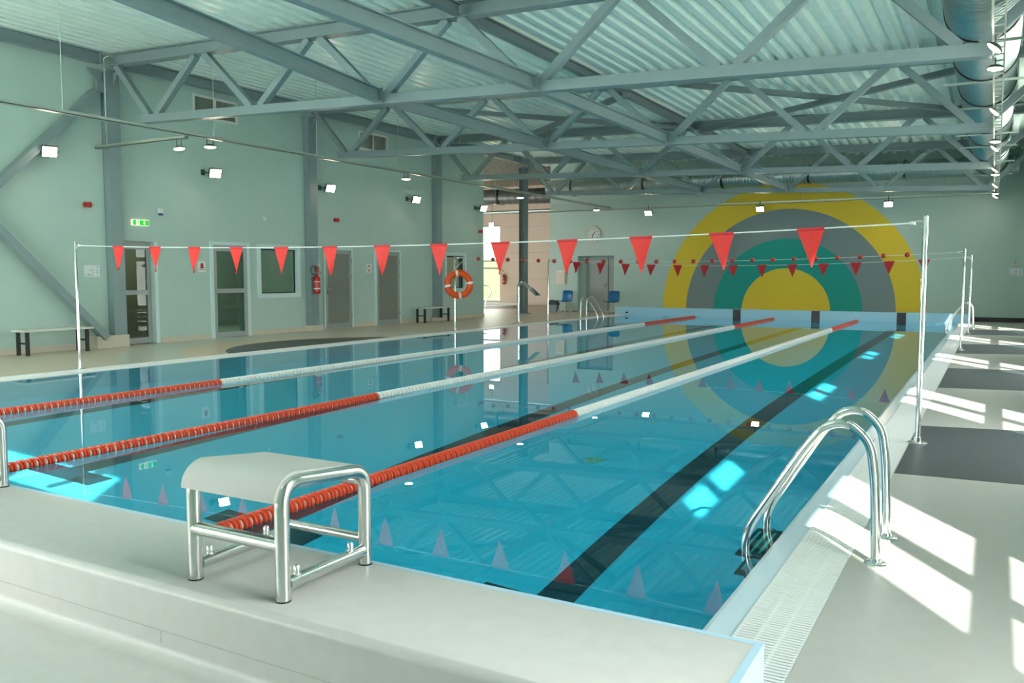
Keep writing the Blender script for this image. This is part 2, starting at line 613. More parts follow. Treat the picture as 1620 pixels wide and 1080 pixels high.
# start platform
bm = new()
R = 0.03
prof = [(-0.02, -0.1), (-0.02, PH), (-0.545, PH)]
for k in range(7):
    a = math.pi/2*k/6
    prof.append((-0.545-R*math.sin(a), PH-R+R*math.cos(a)))
for k in range(7):
    a = math.pi/2*k/6
    prof.append((-0.575-0.05*(1-math.cos(a)), DZ+0.05-0.05*math.sin(a)))
prof += [(-0.625, -0.1)]
prism(bm, prof, 'x', WXL, 0.46, smooth=False)
for f in bm.faces:
    if abs(f.normal.x) < 0.5: f.smooth = True
plat = struct('floor_platform', bm, VINYL, 'raised vinyl platform at the near pool end')
bm = new()
box(bm, WXL, 0.48, -0.022, 0.003, -0.1, PH+0.001)
box(bm, 0.455, 0.48, -0.576, -0.02, -0.1, PH+0.001)
struct('trim_4', bm, EDGEB, 'pale blue edging on the pool side of the platform')
bm = new()
box(bm, WXL, 0.45, -0.5762, -0.57, 0.115, 0.117)
box(bm, -1.50, -1.498, -0.5762, -0.57, 0.07, 0.115)
struct('trim_5', bm, SEAM, 'thin weld seams on the platform face')

# far parapet
bm = new()
box(bm, XL-0.36, 0.46, YF, YF+0.25, -0.1, PH, 0, 0.008)
for lx in LANES[1:]:
    box(bm, lx-0.125, lx+0.125, YF-0.004, YF+0.05, -0.05, PH-0.004, 1)
struct('trim_6', bm, [LINER, MARK], 'pale blue parapet at the far pool end with black lane targets')

# water
me = bpy.data.meshes.new('pool_water')
me.from_pydata([(XL-0.01, -0.01, 0), (XR+0.01, -0.01, 0), (XR+0.01, YF+0.01, 0), (XL-0.01, YF+0.01, 0)], [], [(0, 1, 2, 3)])
me.polygons[0].use_smooth = True
me.materials.append(WATER)
wat = bpy.data.objects.new('pool_water', me)
C.objects.link(wat)
tag(wat, 'still turquoise water filling the pool', 'water', kind='stuff')
wat.visible_shadow = False          # clear water throws no shadow

# left wall
RT = 5.75
D1 = (7.97, 8.80, DZ-0.02, 2.03)
D2 = (10.14, 11.14, DZ-0.02, 2.05)
W1 = (11.47, 12.74, 0.90, 2.03)
W2 = (19.0, 20.12, 0.92, 2.02)
V1 = (9.78, 10.92, 4.66, 5.09)
V2 = (15.05, 16.2, 4.68, 5.11)
bm = new()
wall_cells(bm, 'x', WXL-0.25, WXL, WYN-0.3, LEFT_END, -0.2, RT, [D1, D2, W1, W2, V1, V2])
struct('wall_left', bm, WALL, 'mint painted left wall')
bm = new()
for y0, y1 in ((WYN, 7.62), (8.84, 10.08), (11.2, 12.92), (13.26, 13.58), (14.68, 15.60), (16.72, 18.25), (18.68, LEFT_END+0.012)):
    box(bm, WXL, WXL+0.012, y0, y1, DZ, 0.125)
box(bm, WXL-0.25, WXL+0.012, LEFT_END, LEFT_END+0.012, DZ, 0.125)
struct('baseboard_left', bm, TILE, 'beige tile skirting along the left wall')
# tile plinth by the first column and second column foot
bm = new()
box(bm, WXL, WXL+0.22, 7.28, 7.95, DZ, 0.25, 0, 0.006)
struct('trim_7', bm, TILE, 'beige tile plinth under the first column')
bm = new()
box(bm, WXL, WXL+0.27, 12.90, 13.30, DZ, 0.16, 0, 0.006)
struct('trim_8', bm, TILE, 'beige tile foot of the second column')
bm = new()
box(bm, WXL, WXL+0.27, 18.25, 18.68, DZ, 0.12, 0, 0.006)
struct('trim_9', bm, TILE, 'beige tile foot of the third column')

# far wall
FD = (-12.36, -10.92, DZ-0.02, 2.08)
bm = new()
wall_cells(bm, 'y', WYF, WYF+0.25, WXL-0.0, WXR+0.2, -0.2, RT-0.3, [FD])
box(bm, FD[0]-0.1, FD[1]+0.1, WYF+0.36, WYF+0.4, -0.2, 2.2)
struct('wall_far', bm, MURAL, 'mint far wall painted with a yellow, grey and teal target mural')
bm = new()
box(bm, 0.48, WXR, WYF-0.02, WYF, DZ, 0.15)
struct('baseboard_far', bm, BLACK, 'black skirting on the far wall')
bm = new()
box(bm, WXL, FD[0], WYF-0.012, WYF, DZ, 0.07)
box(bm, FD[1], XL-0.3, WYF-0.012, WYF, DZ, 0.07)
struct('baseboard_far_left', bm, STEEL, 'low grey skirting beside the far door')

# right wall with windows
bm = new()
holes = [(c-0.85, c+0.87, 0.10, 4.88) for c in BAYS]
wall_cells(bm, 'x', WXR, WXR+0.25, WYN-0.3, WYF+0.25, -0.2, RT-0.5, holes)
struct('wall_right', bm, WALL, 'mint right wall with tall windows')
for i, c in enumerate(BAYS):
    bm = new()
    x0, x1 = WXR+0.02, WXR+0.09
    for y0, y1 in ((c-0.89, c-0.83), (c-0.02, c+0.11), (c+0.85, c+0.91)):
        box(bm, x0, x1, y0, y1, 0.07, 4.90)
    for z0, z1 in ((0.07, 0.13), (1.93, 2.10), (3.69, 3.82), (4.86, 4.90)):
        box(bm, x0+0.002, x1-0.002, c-0.89, c+0.91, z0, z1)
    w = struct('window_%d' % (i+1), bm, DOORF, 'tall grey framed window in the right wall')
    bm = new()
    box(bm, WXR+0.05, WXR+0.054, c-0.85, c+0.87, 0.1, 4.88)
    obj('pane', bm, GLASS, w)

# unseen near wall; wide left and low windows are added to bring in light
bm = new()
holes = [(-13.0, -7.0, 0.2, 4.5), (-4.6, -2.0, 4.0, 4.98), (-6.6, -2.4, 0.3, 1.6)]
wall_cells(bm, 'y', WYN-0.25, WYN, WXL, WXR+0.25, -0.2, RT, holes)
struct('wall_near', bm, WALL, 'mint near wall with glazing')
for i, (a, b, z0, z1, nx) in enumerate(((-13.0, -7.0, 0.2, 4.5, 4), (-4.6, -2.0, 4.0, 4.98, 2), (-6.6, -2.4, 0.3, 1.6, 3))):
    bm = new()
    for k in range(nx+1):
        xx = a+(b-a)*k/nx
        box(bm, xx-0.04, xx+0.04, WYN-0.14, WYN-0.04, z0-0.02, z1+0.02)
    zz = [z0, z1] + ([1.6, 3.0] if nx == 4 else [])
    for z in zz:
        box(bm, a, b, WYN-0.138, WYN-0.042, z-0.04, z+0.04)
    w = struct('window_%d' % (i+8), bm, DOORF, 'unseen grey framed window in the near wall')
    bm = new()
    box(bm, a, b, WYN-0.092, WYN-0.088, z0, z1)
    obj('pane', bm, GLASS, w)

# unseen slab added to block direct sun on the near windows
bm = new()
box(bm, -8.0, 3.2, WYN-3.4, WYN-0.25, 2.86, 2.96)
struct('sun_blocker', bm, FACADE, 'unseen flat slab added to keep the sun off the near windows')

# ceiling: trapezoid roof sheet with ribs along the hall
def sheet(bm, x0, x1, y0, y1, zf, pitch=0.26, dep=0.11):
    pts = []
    x = x0
    while x < x1:
        for fx, dz in ((0.0, 0), (0.44, 0), (0.52, dep), (0.92, dep)):
            pts.append((x+fx*pitch, zf(x+fx*pitch)+dz))
        x += pitch
    A = [bm.verts.new((px, y0, pz)) for px, pz in pts]
    B = [bm.verts.new((px, y1, pz)) for px, pz in pts]
    A2 = [bm.verts.new((px, y0, pz+0.22)) for px, pz in (pts[0], pts[-1])]
    B2 = [bm.verts.new((px, y1, pz+0.22)) for px, pz in (pts[0], pts[-1])]
    for i in range(len(pts)-1):
        bm.faces.new((A[i], A[i+1], B[i+1], B[i]))
    bm.faces.new((A2[0], A2[1], B2[1], B2[0]))
    bm.faces.new((A2[0], A[0], B[0], B2[0]))
    bm.faces.new((A2[1], A[-1], B[-1], B2[1]))
bm = new()
sheet(bm, WXL-0.3, WXR+0.4, WYN-0.3, WYF+0.2, lambda x: zt(x)+0.115)
struct('ceiling', bm, CEIL, 'pale ribbed metal roof deck')

# the hall beyond the left wall
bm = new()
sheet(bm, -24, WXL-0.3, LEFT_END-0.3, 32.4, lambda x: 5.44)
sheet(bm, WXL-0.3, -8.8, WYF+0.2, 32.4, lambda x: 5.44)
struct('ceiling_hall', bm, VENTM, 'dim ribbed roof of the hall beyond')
HW = (-21.6, -19.18, 0.12, 3.7)
bm = new()
wall_cells(bm, 'y', 32.0, 32.25, -24, -8.8, -0.2, RT, [HW])
for z in (1.2, 2.4, 3.6):
    box(bm, HW[1]+0.3, -8.8, 31.996, 32.01, z, z+0.015, 1)
struct('wall_hall', bm, [WALLH, SEAM], 'cream panel wall of the hall beyond')
bm = new()
box(bm, -24.25, -24, LEFT_END-0.3, 32.25, -0.2, RT)
box(bm, -9.0, -8.75, WYF+0.25, 32.0, -0.2, RT)
box(bm, -24, WXL-0.25, LEFT_END-0.35, LEFT_END-0.10, 2.6, RT)
struct('wall_hall_side', bm, WALLH, 'cream side wall of the hall beyond')
bm = new()
box(bm, HW[1]+0.02, -9, 31.985, 32.0, DZ, 0.14)
struct('baseboard_hall', bm, TILE, 'tile skirting of the hall wall')
bm = new()
for xx in (HW[0], (HW[0]+HW[1])/2-0.4, HW[1]):
    box(bm, xx-0.04, xx+0.04, 32.04, 32.12, 0.10, 3.72)
for z in (0.14, 1.70, 2.05, 3.68):
    box(bm, HW[0], HW[1], 32.045, 32.115, z-0.04, z+0.04)
w = struct('window_15', bm, DOORF, 'tall hall window looking out on the lawn')
bm = new()
box(bm, HW[0], HW[1], 32.08, 32.084, 0.12, 3.7)
obj('pane', bm, GLASS, w)
bm = new()
lathe(bm, (-17.6, 28.6, DZ), (0, 0, 1), [(1.55, -0.02), (1.55, 0.10), (1.48, 0.13), (1.25, 0.13), (1.2, 0.02), (0, 0.0)], 48)
whirl = single('whirlpool_rim', bm, WHITE, 'low white round whirlpool rim in the hall beyond the free column', 'whirlpool', (-17.6, 28.6, DZ))

# rooms behind the left wall
bm = new()
box(bm, WXL-3.6, WXL-3.5, 7.0, LEFT_END-0.1, -0.2, 3.0)
box(bm, WXL-3.5, WXL-0.25, 6.9, 7.0, -0.2, 3.0)
wall_cells(bm, 'y', LEFT_END-0.35, LEFT_END-0.25, WXL-3.5, WXL-0.25, -0.2, 3.0, [(-16.6, -14.0, 0.8, 2.2)])
box(bm, WXL-3.5, WXL-0.25, 9.5, 9.6, -0.2, 3.0)
box(bm, WXL-3.5, WXL-0.25, 14.0, 14.1, -0.2, 3.0)
box(bm, WXL-3.6, WXL-0.25, 6.9, LEFT_END-0.1, 2.6, 2.7)
struct('wall_room', bm, DARKR, 'dim rooms behind the left wall')
bm = new()
box(bm, WXL-3.6, WXL-0.25, 6.9, LEFT_END-0.3, -0.25, DZ)
struct('floor_room', bm, DARKR, 'dim floor behind the left wall')

for i, (ly, en) in enumerate(((8.3, 16), (11.8, 45), (17.5, 12))):  # added fill lights, without fixtures, brighten the rooms behind the glass
    ld = bpy.data.lights.new('room_fill', 'POINT')
    ld.energy = en
    ld.shadow_soft_size = 0.15
    ld.color = (1.0, 0.9, 0.7) if i == 0 else (0.8, 1.0, 0.95)
    lo = bpy.data.objects.new('room_fill', ld)
    C.objects.link(lo)
    lo.location = (WXL-2.0, ly, 2.3)

# outside ground
bm = new()
box(bm, WXR+0.25, 40, -40, 45, -0.5, -0.15)
box(bm, -40, WXR+0.25, -40, WYN-0.25, -0.5, -0.15)
struct('ground', bm, PAVE, 'paving outside the pool hall')
bm = new()
prism(bm, [(32.25, -0.3), (32.25, -0.1), (40, 0.1), (58, 2.6), (60, 2.6), (60, -0.3)], 'x', -55, -9)
struct('ground_lawn', bm, GRASS, 'green lawn rising outside the hall window')
root = thing('neighbour_building', 'white building with a dark window outside beyond the lawn', 'building', (-42, 61, 2.0))
bm = new()
box(bm, -55, -24, 60, 66, 1.5, 14)
wobj('walls', bm, FACADE, root)
bm = new()
box(bm, -42.6, -40.9, 59.9, 60.05, 6.6, 8.6)
wobj('window', bm, DOORG, root)

# ================================================================== DOORS AND WINDOWS OF THE LEFT WALL
def glazed_door(name, y0, y1, z1, xf, label, handle_y=None):
    """aluminium door with two glass fields in a wall opening; xf is the face of the leaf"""
    bm = new()
    t = 0.05
    box(bm, xf-t, xf, y0, y0+0.09, DZ, z1)
    box(bm, xf-t, xf, y1-0.09, y1, DZ, z1)
    box(bm, xf-t, xf, y0+0.09, y1-0.09, z1-0.13, z1)
    box(bm, xf-t, xf, y0+0.09, y1-0.09, DZ+0.01, DZ+0.12)
    box(bm, xf-t+0.002, xf-0.002, y0+0.09, y1-0.09, 0.99, 1.08)
    d = struct(name, bm, DOORF, label)
    bm = new()
    box(bm, xf-0.028, xf-0.022, y0+0.09, y1-0.09, DZ+0.12, 0.99)
    box(bm, xf-0.028, xf-0.022, y0+0.09, y1-0.09, 1.08, z1-0.13)
    obj('pane', bm, GLASSD, d)
    if handle_y:
        bm = new()
        tube(bm, fillet([(xf, handle_y, 1.05), (xf+0.05, handle_y, 1.05), (xf+0.05, handle_y+0.12, 1.05)], 0.02), 0.009, 8)
        box(bm, xf, xf+0.006, handle_y-0.02, handle_y+0.02, 0.93, 1.12)
        obj('handle', bm, CHROME, d)
    return d
glazed_door('door_1', D1[0], 8.72, 2.01, WXL-0.12, 'grey framed glass door set back beside the first column')
glazed_door('door_2', D2[0]+0.03, D2[1]-0.03, 2.02, WXL+0.015, 'grey framed glass door beside the red bell sign', D2[0]+0.08)
bm = new()
for y0, y1, z0, z1 in ((D2[0]-0.05, D2[0]+0.03, DZ, 2.09), (D2[1]-0.03, D2[1]+0.05, DZ, 2.09), (D2[0]+0.03, D2[1]-0.03, 2.02, 2.09)):
    box(bm, WXL-0.25, WXL+0.03, y0, y1, z0, z1)
struct('trim_10', bm, WHITEREV, 'pale frame of the second glass door')
bm = new()
box(bm, WXL-0.25, WXL+0.001, 8.72, 8.80, DZ, 2.03)
struct('trim_11', bm, WHITEREV, 'pale reveal of the recessed glass door')

def solid_door(name, y0, y1, label, hy):
    bm = new()
    box(bm, WXL, WXL+0.035, y0, y1, DZ+0.02, 2.01, 0)
    box(bm, WXL+0.03, WXL+0.037, y0+0.10, y1-0.10, DZ+0.14, 1.91, 1)
    d = struct(name, bm, [DOORF, DOORG], label)
    bm = new()
    for a, b, z0, z1 in ((y0-0.055, y0, DZ, 2.06), (y1, y1+0.055, DZ, 2.06), (y0, y1, 2.01, 2.06)):
        box(bm, WXL, WXL+0.05, a, b, z0, z1)
    obj('frame', bm, WHITEREV, d)
    bm = new()
    tube(bm, fillet([(WXL+0.035, hy, 1.03), (WXL+0.085, hy, 1.03), (WXL+0.085, hy+0.12, 1.03)], 0.02), 0.01, 8)
    box(bm, WXL+0.03, WXL+0.045, hy-0.022, hy+0.022, 0.90, 1.10)
    obj('handle', bm, CHROME, d)
    bm = new()
    for z in (0.3, 1.3, 1.7):
        tube(bm, [(WXL+0.05, y1-0.005, z), (WXL+0.05, y1-0.005, z+0.1)], 0.012, 8)
    obj('hinge', bm, CHROME, d)
    return d
solid_door('door_3', 13.63, 14.63, 'grey panel door beside the second column', 13.70)
solid_door('door_4', 15.66, 16.67, 'grey panel door nearer to the far bench', 15.73)

def wall_window(name, W, label, leaf=False):
    y0, y1, z0, z1 = W
    bm = new()
    f = 0.055
    for a, b, c, d in ((y0-0.05, y0+f, z0-0.05, z1+0.05), (y1-f, y1+0.05, z0-0.05, z1+0.05), (y0+f, y1-f, z1-f, z1+0.05), (y0+f, y1-f, z0-0.05, z0+f)):
        box(bm, WXL-0.10, WXL+0.025, a, b, c, d)
    w = struct(name, bm, WHITEREV, label)
    bm = new()
    for a, b, c, d in ((y0+f, y0+f+0.02, z0+f, z1-f), (y1-f-0.02, y1-f, z0+f, z1-f), (y0+f+0.02, y1-f-0.02, z1-f-0.03, z1-f), (y0+f+0.02, y1-f-0.02, z0+f, z0+f+0.02)):
        box(bm, WXL-0.09, WXL-0.06, a, b, c, d)
    obj('gasket', bm, BLACK, w)
    bm = new()
    box(bm, WXL-0.078, WXL-0.072, y0+f, y1-f, z0+f, z1-f)
    obj('pane', bm, GLASSD, w)
wall_window('window_16', W1, 'square inside window beside the fire extinguisher')
wall_window('window_17', W2, 'inside window behind the lifebuoy')

# far double door
bm = new()
box(bm, -12.05, -11.27, WYF+0.30, WYF+0.345, DZ+0.02, 2.0)
box(bm, -11.24, -10.95, WYF+0.30, WYF+0.345, DZ+0.02, 2.0)
d = struct('door_5', bm, DOORF, 'grey double door in the far wall between the blue chairs')
bm = new()
box(bm, -12.12, -12.05, WYF+0.27, WYF+0.355, DZ, 2.06)
box(bm, -12.05, -10.92, WYF+0.27, WYF+0.355, 2.0, 2.06)
obj('frame', bm, STEEL, d)
bm = new()
tube(bm, fillet([(-11.34, WYF+0.3, 1.03), (-11.34, WYF+0.25, 1.03), (-11.48, WYF+0.25, 1.03)], 0.02), 0.01, 8)
box(bm, -11.37, -11.31, WYF+0.285, WYF+0.305, 0.95, 1.1)
obj('handle', bm, CHROME, d)

# vents
def vent(W, label):
    y0, y1, z0, z1 = W
    root = thing('wall_vent', label, 'vent', (WXL, (y0+y1)/2, z0), group='louvred vents high on the left wall')
    bm = new()
    f = 0.022
    for a, b, c, d in ((y0-f, y0+f, z0-f, z1+f), (y1-f, y1+f, z0-f, z1+f), (y0+f, y1-f, z1-f, z1+f), (y0+f, y1-f, z0-f, z0+f), ((y0+y1)/2-0.012, (y0+y1)/2+0.012, z0+f, z1-f)):
        box(bm, WXL-0.05, WXL+0.02, a, b, c, d)
    wobj('frame', bm, SIGNW, root)
    bm = new()
    z = z0+f
    while z < z1-f:
        beam(bm, (WXL-0.02, y0+f, z), (WXL-0.02, y1-f, z), 0.035, 0.006, (0.5, 0, 1))
        z += 0.03
    wobj('louvres', bm, VENTM, root)
    bm = new()
    box(bm, WXL-0.2, WXL-0.04, y0, y1, z0, z1)
    wobj('backing', bm, VENTM, root)
vent(V1, 'louvred vent nearer the first column, partly behind the nearest truss')
vent(V2, 'louvred vent between the second and third columns')

# ================================================================== COLUMNS AND BEAMS
def hcol(x, y, z0, z1, name, label, wall=True):
    bm = new()
    if wall:
        box(bm, x, x+0.012, y-0.13, y+0.13, z0, z1)
        box(bm, x+0.012, x+0.17, y-0.006, y+0.006, z0, z1)
        box(bm, x+0.17, x+0.184, y-0.13, y+0.13, z0, z1)
        box(bm, x+0.012, x+0.168, y-0.12, y-0.006, z0, z1)
    else:
        box(bm, x-0.1, x-0.086, y-0.15, y+0.15, z0, z1)
        box(bm, x+0.086, x+0.1, y-0.15, y+0.15, z0, z1)
        box(bm, x-0.086, x+0.086, y-0.05, y+0.05, z0, z1)
    return bm
names = ['grey steel column on the left wall beside the recessed glass door', 'grey steel column on the left wall beside the extinguisher',
         'grey steel column on the left wall behind the far bench', 'free-standing grey steel column in the hall opening behind the shower']
for i, y in enumerate(COLY):
    free = (i == 3)
    z0 = [0.25, 0.16, 0.12, DZ][i]
    x = WXL if not free else WXL+0.1
    root = thing('steel_column', names[i], 'column', (x+0.1, y, z0), group='steel columns along the left wall', kind='thing')
    wobj('shaft', hcol(x, y, z0, 5.10, '', '', not free), STEELD if free else STEEL, root)
    bm = new()
    box(bm, x+0.0, x+0.26, y-0.17, y+0.17, 5.10, 5.13)
    prism(bm, [(x+0.21, 4.85), (x+0.36, 5.10), (x+0.21, 5.10)], 'y', y-0.008, y+0.008)
    if i == 0:
        prism(bm, [(y-0.15, 4.80), (y-0.45, 5.13), (y-0.15, 5.13)], 'x', x+0.09, x+0.105)
    wobj('head_plate', bm, STEEL, root)
    if free:
        bm = new()
        box(bm, x-0.17, x+0.17, y-0.22, y+0.22, DZ, DZ+0.03)
        wobj('base_plate', bm, STEEL, root)

# eaves beams along the wall head
ys = [WYN+0.0] + COLY
for i in range(len(ys)-1):
    bm = new()
    a, b = ys[i]+0.22, ys[i+1]-0.22
    ibeam(bm, (WXL+0.13, a, 5.33), (WXL+0.13, b, 5.33), 0.12, 0.20)
    for e in (a, b):
        box(bm, WXL+0.06, WXL+0.20, e-0.008, e+0.008, 5.22, 5.44)
    single('eaves_beam', bm, STEEL, ['grey eaves beam above the wall bracing, left of the first column', 'grey eaves beam over the glass doors, first to second column',
           'grey eaves beam over the panel doors, second to third column', 'grey eaves beam from the third column to the free column'][i], 'beam', (WXL+0.13, (a+b)/2, 5.23), 'eaves beams on the left wall')

# wall bracing
for a, b, lab in (((WXL+0.12, 7.62, 4.84), (WXL+0.12, 3.2, 0.45), 'upper'), ((WXL+0.12, 7.44, 0.22), (WXL+0.12, 2.8, 4.95), 'lower')):
    bm = new()
    d = (Vector(b)-Vector(a)).normalized()
    A = Vector(a)+d*(0.22 if lab == 'upper' else 0.0)
    if lab == 'lower':
        A = Vector(a) + Vector((0.1, 0, 0))
        b = (b[0]+0.1, b[1], b[2])
    beam(bm, A, b, 0.12, 0.19, (1, 0, 0))
    if lab == 'upper':
        box(bm, WXL+0.10, WXL+0.15, 7.50, 7.66, 4.72, 4.92)
    single('wall_brace', bm, STEEL, 'grey diagonal brace rising to the top of the first column' if lab == 'upper' else 'grey diagonal brace running down to the tile plinth', 'brace',
           (WXL+0.12, 5.4, 0.3), 'diagonal braces on the left wall')

# ================================================================== ROOF TRUSSES
TOPX = [-13.28, -10.95, -8.36, -5.75, -3.18, -0.55, 1.95]
BOTX = [-12.2, -9.65, -7.05, -4.45, -1.85, 0.72]
tl = ['nearest grey steel roof truss with its lower chord across the whole picture', 'second grey roof truss, landing on the column beside the extinguisher',
      'third grey roof truss, landing on the column behind the far bench', 'farthest grey roof truss, landing on the free-standing column']
for i, y in enumerate(COLY):
    root = thing('roof_truss', tl[i], 'roof truss', (-5.7, y, 3.7), group='steel roof trusses')
    bm = new()
    ibeam(bm, (WXL+0.22 if i < 3 else WXL, y, zt(WXL+0.2)), (WXR-0.02, y, zt(WXR)), 0.20, 0.21, 0.016)
    wobj('top_chord', bm, STEEL, root)
    bm = new()
    beam(bm, (-12.48, y, zb(-12.48)), (0.92, y, zb(0.92)), 0.16, 0.14)
    wobj('bottom_chord', bm, STEEL, root)
    seq = []
    for k in range(6):
        seq.append((TOPX[k], BOTX[k], 0))
        seq.append((BOTX[k], TOPX[k+1], 1))
    for a, b, up in seq:
        bm = new()
        off = 0.11
        if not up:
            A = (a+off, y, zt(a)-0.10)
            B = (b-off*0.9, y, zb(b)+0.06)
        else:
            A = (a+off*0.9, y, zb(a)+0.06)
            B = (b-off, y, zt(b)-0.10)
        beam(bm, A, B, 0.11, 0.11, (0, 1, 0))
        wobj('web_diagonal', bm, STEEL, root)

# longitudinal members between trusses
labels = {0: 'between the near wall and the nearest truss', 1: 'between the nearest and second trusses', 2: 'between the second and third trusses', 3: 'between the third and farthest trusses'}
yy = [2.5] + COLY
for r, xx in enumerate((-7.05, -4.45)):
    for i in range(4):
        bm = new()
        xa = xx if i else (-6.15 if r == 0 else -4.6)
        a, b = (xa, yy[i]+0.10, zb(xx)+0.04), (xx+0.02, yy[i+1]-0.11, zb(xx)+0.04)
        ibeam(bm, a, b, 0.12, 0.19)
        for p in (a, b):
            box(bm, p[0]-0.08, p[0]+0.08, p[1]-0.008, p[1]+0.008, p[2]-0.11, p[2]+0.11)
        single('tie_beam', bm, STEEL, 'grey horizontal tie beam %s, %s row' % (labels[i], 'left-hand' if r == 0 else 'middle'), 'beam', (xx, (yy[i]+yy[i+1])/2, zb(xx)-0.06), 'tie beams between the trusses')
for i in range(4):
    bm = new()
    xx = -5.62
    ibeam(bm, (xx, yy[i]+0.10, zt(xx)-0.02), (xx, yy[i+1]-0.10, zt(xx)-0.02), 0.12, 0.16)
    single('ridge_purlin', bm, STEELD, 'dark purlin under the roof sheets ' + labels[i], 'beam', (xx, (yy[i]+yy[i+1])/2, zt(xx)-0.1), 'purlins under the roof')
# crossed roof braces between second and third trusses
for i, (xa, xb) in enumerate(((-4.3, 0.6), (0.6, -5.4))):
    bm = new()
    za, zb_ = zt(xa)-0.06-0.10*i, zt(xb)-0.06-0.10*i
    beam(bm, (xa, 13.28, za), (xb, 18.25, zb_), 0.11, 0.10)
    single('roof_brace', bm, STEELD, 'dark roof brace running %s between the second and third trusses' % ('away to the right' if i == 0 else 'away to the left'), 'brace', ((xa+xb)/2, 15.8, za-0.1), 'crossed roof braces')
bm = new()
beam(bm, (-10.9, 13.3, zt(-10.9)-0.06), (-5.9, 18.2, zt(-5.9)-0.06), 0.11, 0.10)
single('roof_brace', bm, STEELD, 'dark roof brace on the left side between the second and third trusses', 'brace', (-8.4, 15.8, zt(-8.4)-0.15), 'crossed roof braces')
bm = new()
beam(bm, (-5.4, 13.3, zt(-5.4)-0.18), (-10.6, 18.2, zt(-10.6)-0.18), 0.11, 0.10)
single('roof_brace', bm, STEELD, 'dark roof brace crossing it from the purlin down towards the third column', 'brace', (-8.0, 15.8, zt(-8.0)-0.25), 'crossed roof braces')

# ================================================================== DUCTS
def duct(name, pts, r, label, ringpos, axis, ribs, m=None):
    root = thing(name, label, 'air duct', tuple(pts[0]))
    bm = new()
    P = [Vector(p) for p in pts]
    # fine spiral ribs as radius steps along the run
    path, rad = [], []
    for i in range(len(P)-1):
        L = (P[i+1]-P[i]).length
        n = max(2, int(L/ribs))
        for k in range(n):
            path.append(P[i].lerp(P[i+1], k/n))
            rad.append(r)
            path.append(P[i].lerp(P[i+1], (k+0.12)/n))
            rad.append(r+0.010)
            path.append(P[i].lerp(P[i+1], (k+0.24)/n))
            rad.append(r)
    path.append(P[-1])
    rad.append(r)
    tube(bm, path, rad, 36)
    wobj('pipe', bm, m or GALV, root)
    for q in ringpos:
        bm = new()
        lathe(bm, q, axis, [(r+0.012, -0.03), (r+0.022, -0.03), (r+0.022, 0.03), (r+0.012, 0.03)], 36)
        wobj('clamp_ring', bm, BLACK, root)
        bm = new()
        q = Vector(q)
        s = Vector((1, 0, 0)) if abs(Vector(axis).y) > 0.5 else Vector((0, 1, 0))
        for o in (-1, 1):
            a = q+s*o*(r+0.03)
            beam(bm, a, (a.x, a.y, zt(a.x)+0.10), 0.012, 0.012, (1, 0, 0))
        beam(bm, q+s*(-r-0.12)+Vector((0, 0, -r-0.02)), q+s*(r+0.12)+Vector((0, 0, -r-0.02)), 0.03, 0.03)
        wobj('hanger', bm, TRACKM, root)
    return root
DCX, DCZ, DR = 0.80, 4.50, 0.40
duct('air_duct', [(DCX, -3.2, DCZ), (DCX, 24.95, DCZ)], DR, 'large round spiral duct running away under the roof along the right side',
     [(DCX, y, DCZ) for y in (6.5, 9.0, 11.3, 13.4, 16.4, 18.2, 21.0, 24.0)], (0, 1, 0), 0.11)
duct('air_duct', [(-13.2, 25.25, 4.52), (WXR-0.6, 25.25, 4.46)], 0.27, 'long slimmer round duct running across the far wall above the mural',
     [(x, 25.25, 4.49) for x in (-12.2, -9.5, -6.8, -4.1, -1.4)], (1, 0, 0), 0.10)
# dark duct in the hall roof
duct('air_duct', [(-23, 27.0, 4.6), (-14.0, 27.6, 4.5)], 0.3, 'dim duct under the roof of the hall beyond', [(-19.5, 27.2, 4.55), (-16.5, 27.4, 4.55)], (1, 0, 0), 0.3, LAMPH)

# ================================================================== CABLE TRACKS AND LAMPS
def track(name, a, b, label, rods, two=False):
    root = thing(name, label, 'cable track', tuple(Vector(a)))
    bm = new()
    a, b = Vector(a), Vector(b)
    d = (b-a).normalized()
    s = d.cross(Vector((0, 0, 1)))
    if two:
        for o in (-0.05, 0.05):
            beam(bm, a+s*o, b+s*o, 0.016, 0.05)
        n = int((b-a).length/0.3)
        for k in range(n+1):
            p = a.lerp(b, k/n)
            beam(bm, p-s*0.05, p+s*0.05, 0.02, 0.012)
    else:
        beam(bm, a+Vector((0, 0, 0.0)), b, 0.10, 0.012)
        for o in (-0.045, 0.045):
            beam(bm, a+s*o+Vector((0, 0, 0.02)), b+s*o+Vector((0, 0, 0.02)), 0.010, 0.055)
    wobj('tray', bm, TRACKM, root)
    for q in rods:
        bm = new()
        p = a.lerp(b, q)
        tube(bm, [p+Vector((0, 0, 0.0)), Vector((p.x, p.y, zt(p.x)+0.10))], 0.006, 6)
        lathe(bm, p+Vector((0, 0, 0.04)), (0, 0, 1), [(0.018, 0), (0.018, 0.05), (0.0, 0.06)], 10)
        wobj('hanger_rod', bm, TRACKM, root)
    return root
TZ = 3.75
YA, YB = -3.3, 25.75
def q(y): return (y-YA)/(YB-YA)
track('cable_track', (-11.0, YA, TZ), (-11.0, YB, TZ), 'long hanging cable track running away beside the left wall', [q(5.3), q(8.1), q(10.7), q(13.4), q(16.0), q(18.8), q(21.5), q(24.2)])
track('cable_track', (WXL+0.02, 7.55, TZ-0.05), (-11.05, 7.55, TZ-0.05), 'short cable track from the first column to the long track', [])
track('cable_track', (-16.5, 25.6, TZ-0.06), (0.85, 25.6, TZ-0.06), 'thin cable track hanging across in front of the far wall', [0.30, 0.38, 0.55, 0.70, 0.93])
track('cable_track', (0.98, -3.2, 3.70), (0.98, 25.5, 3.70), 'twin-rail cable track running away under the large duct', [], two=True)
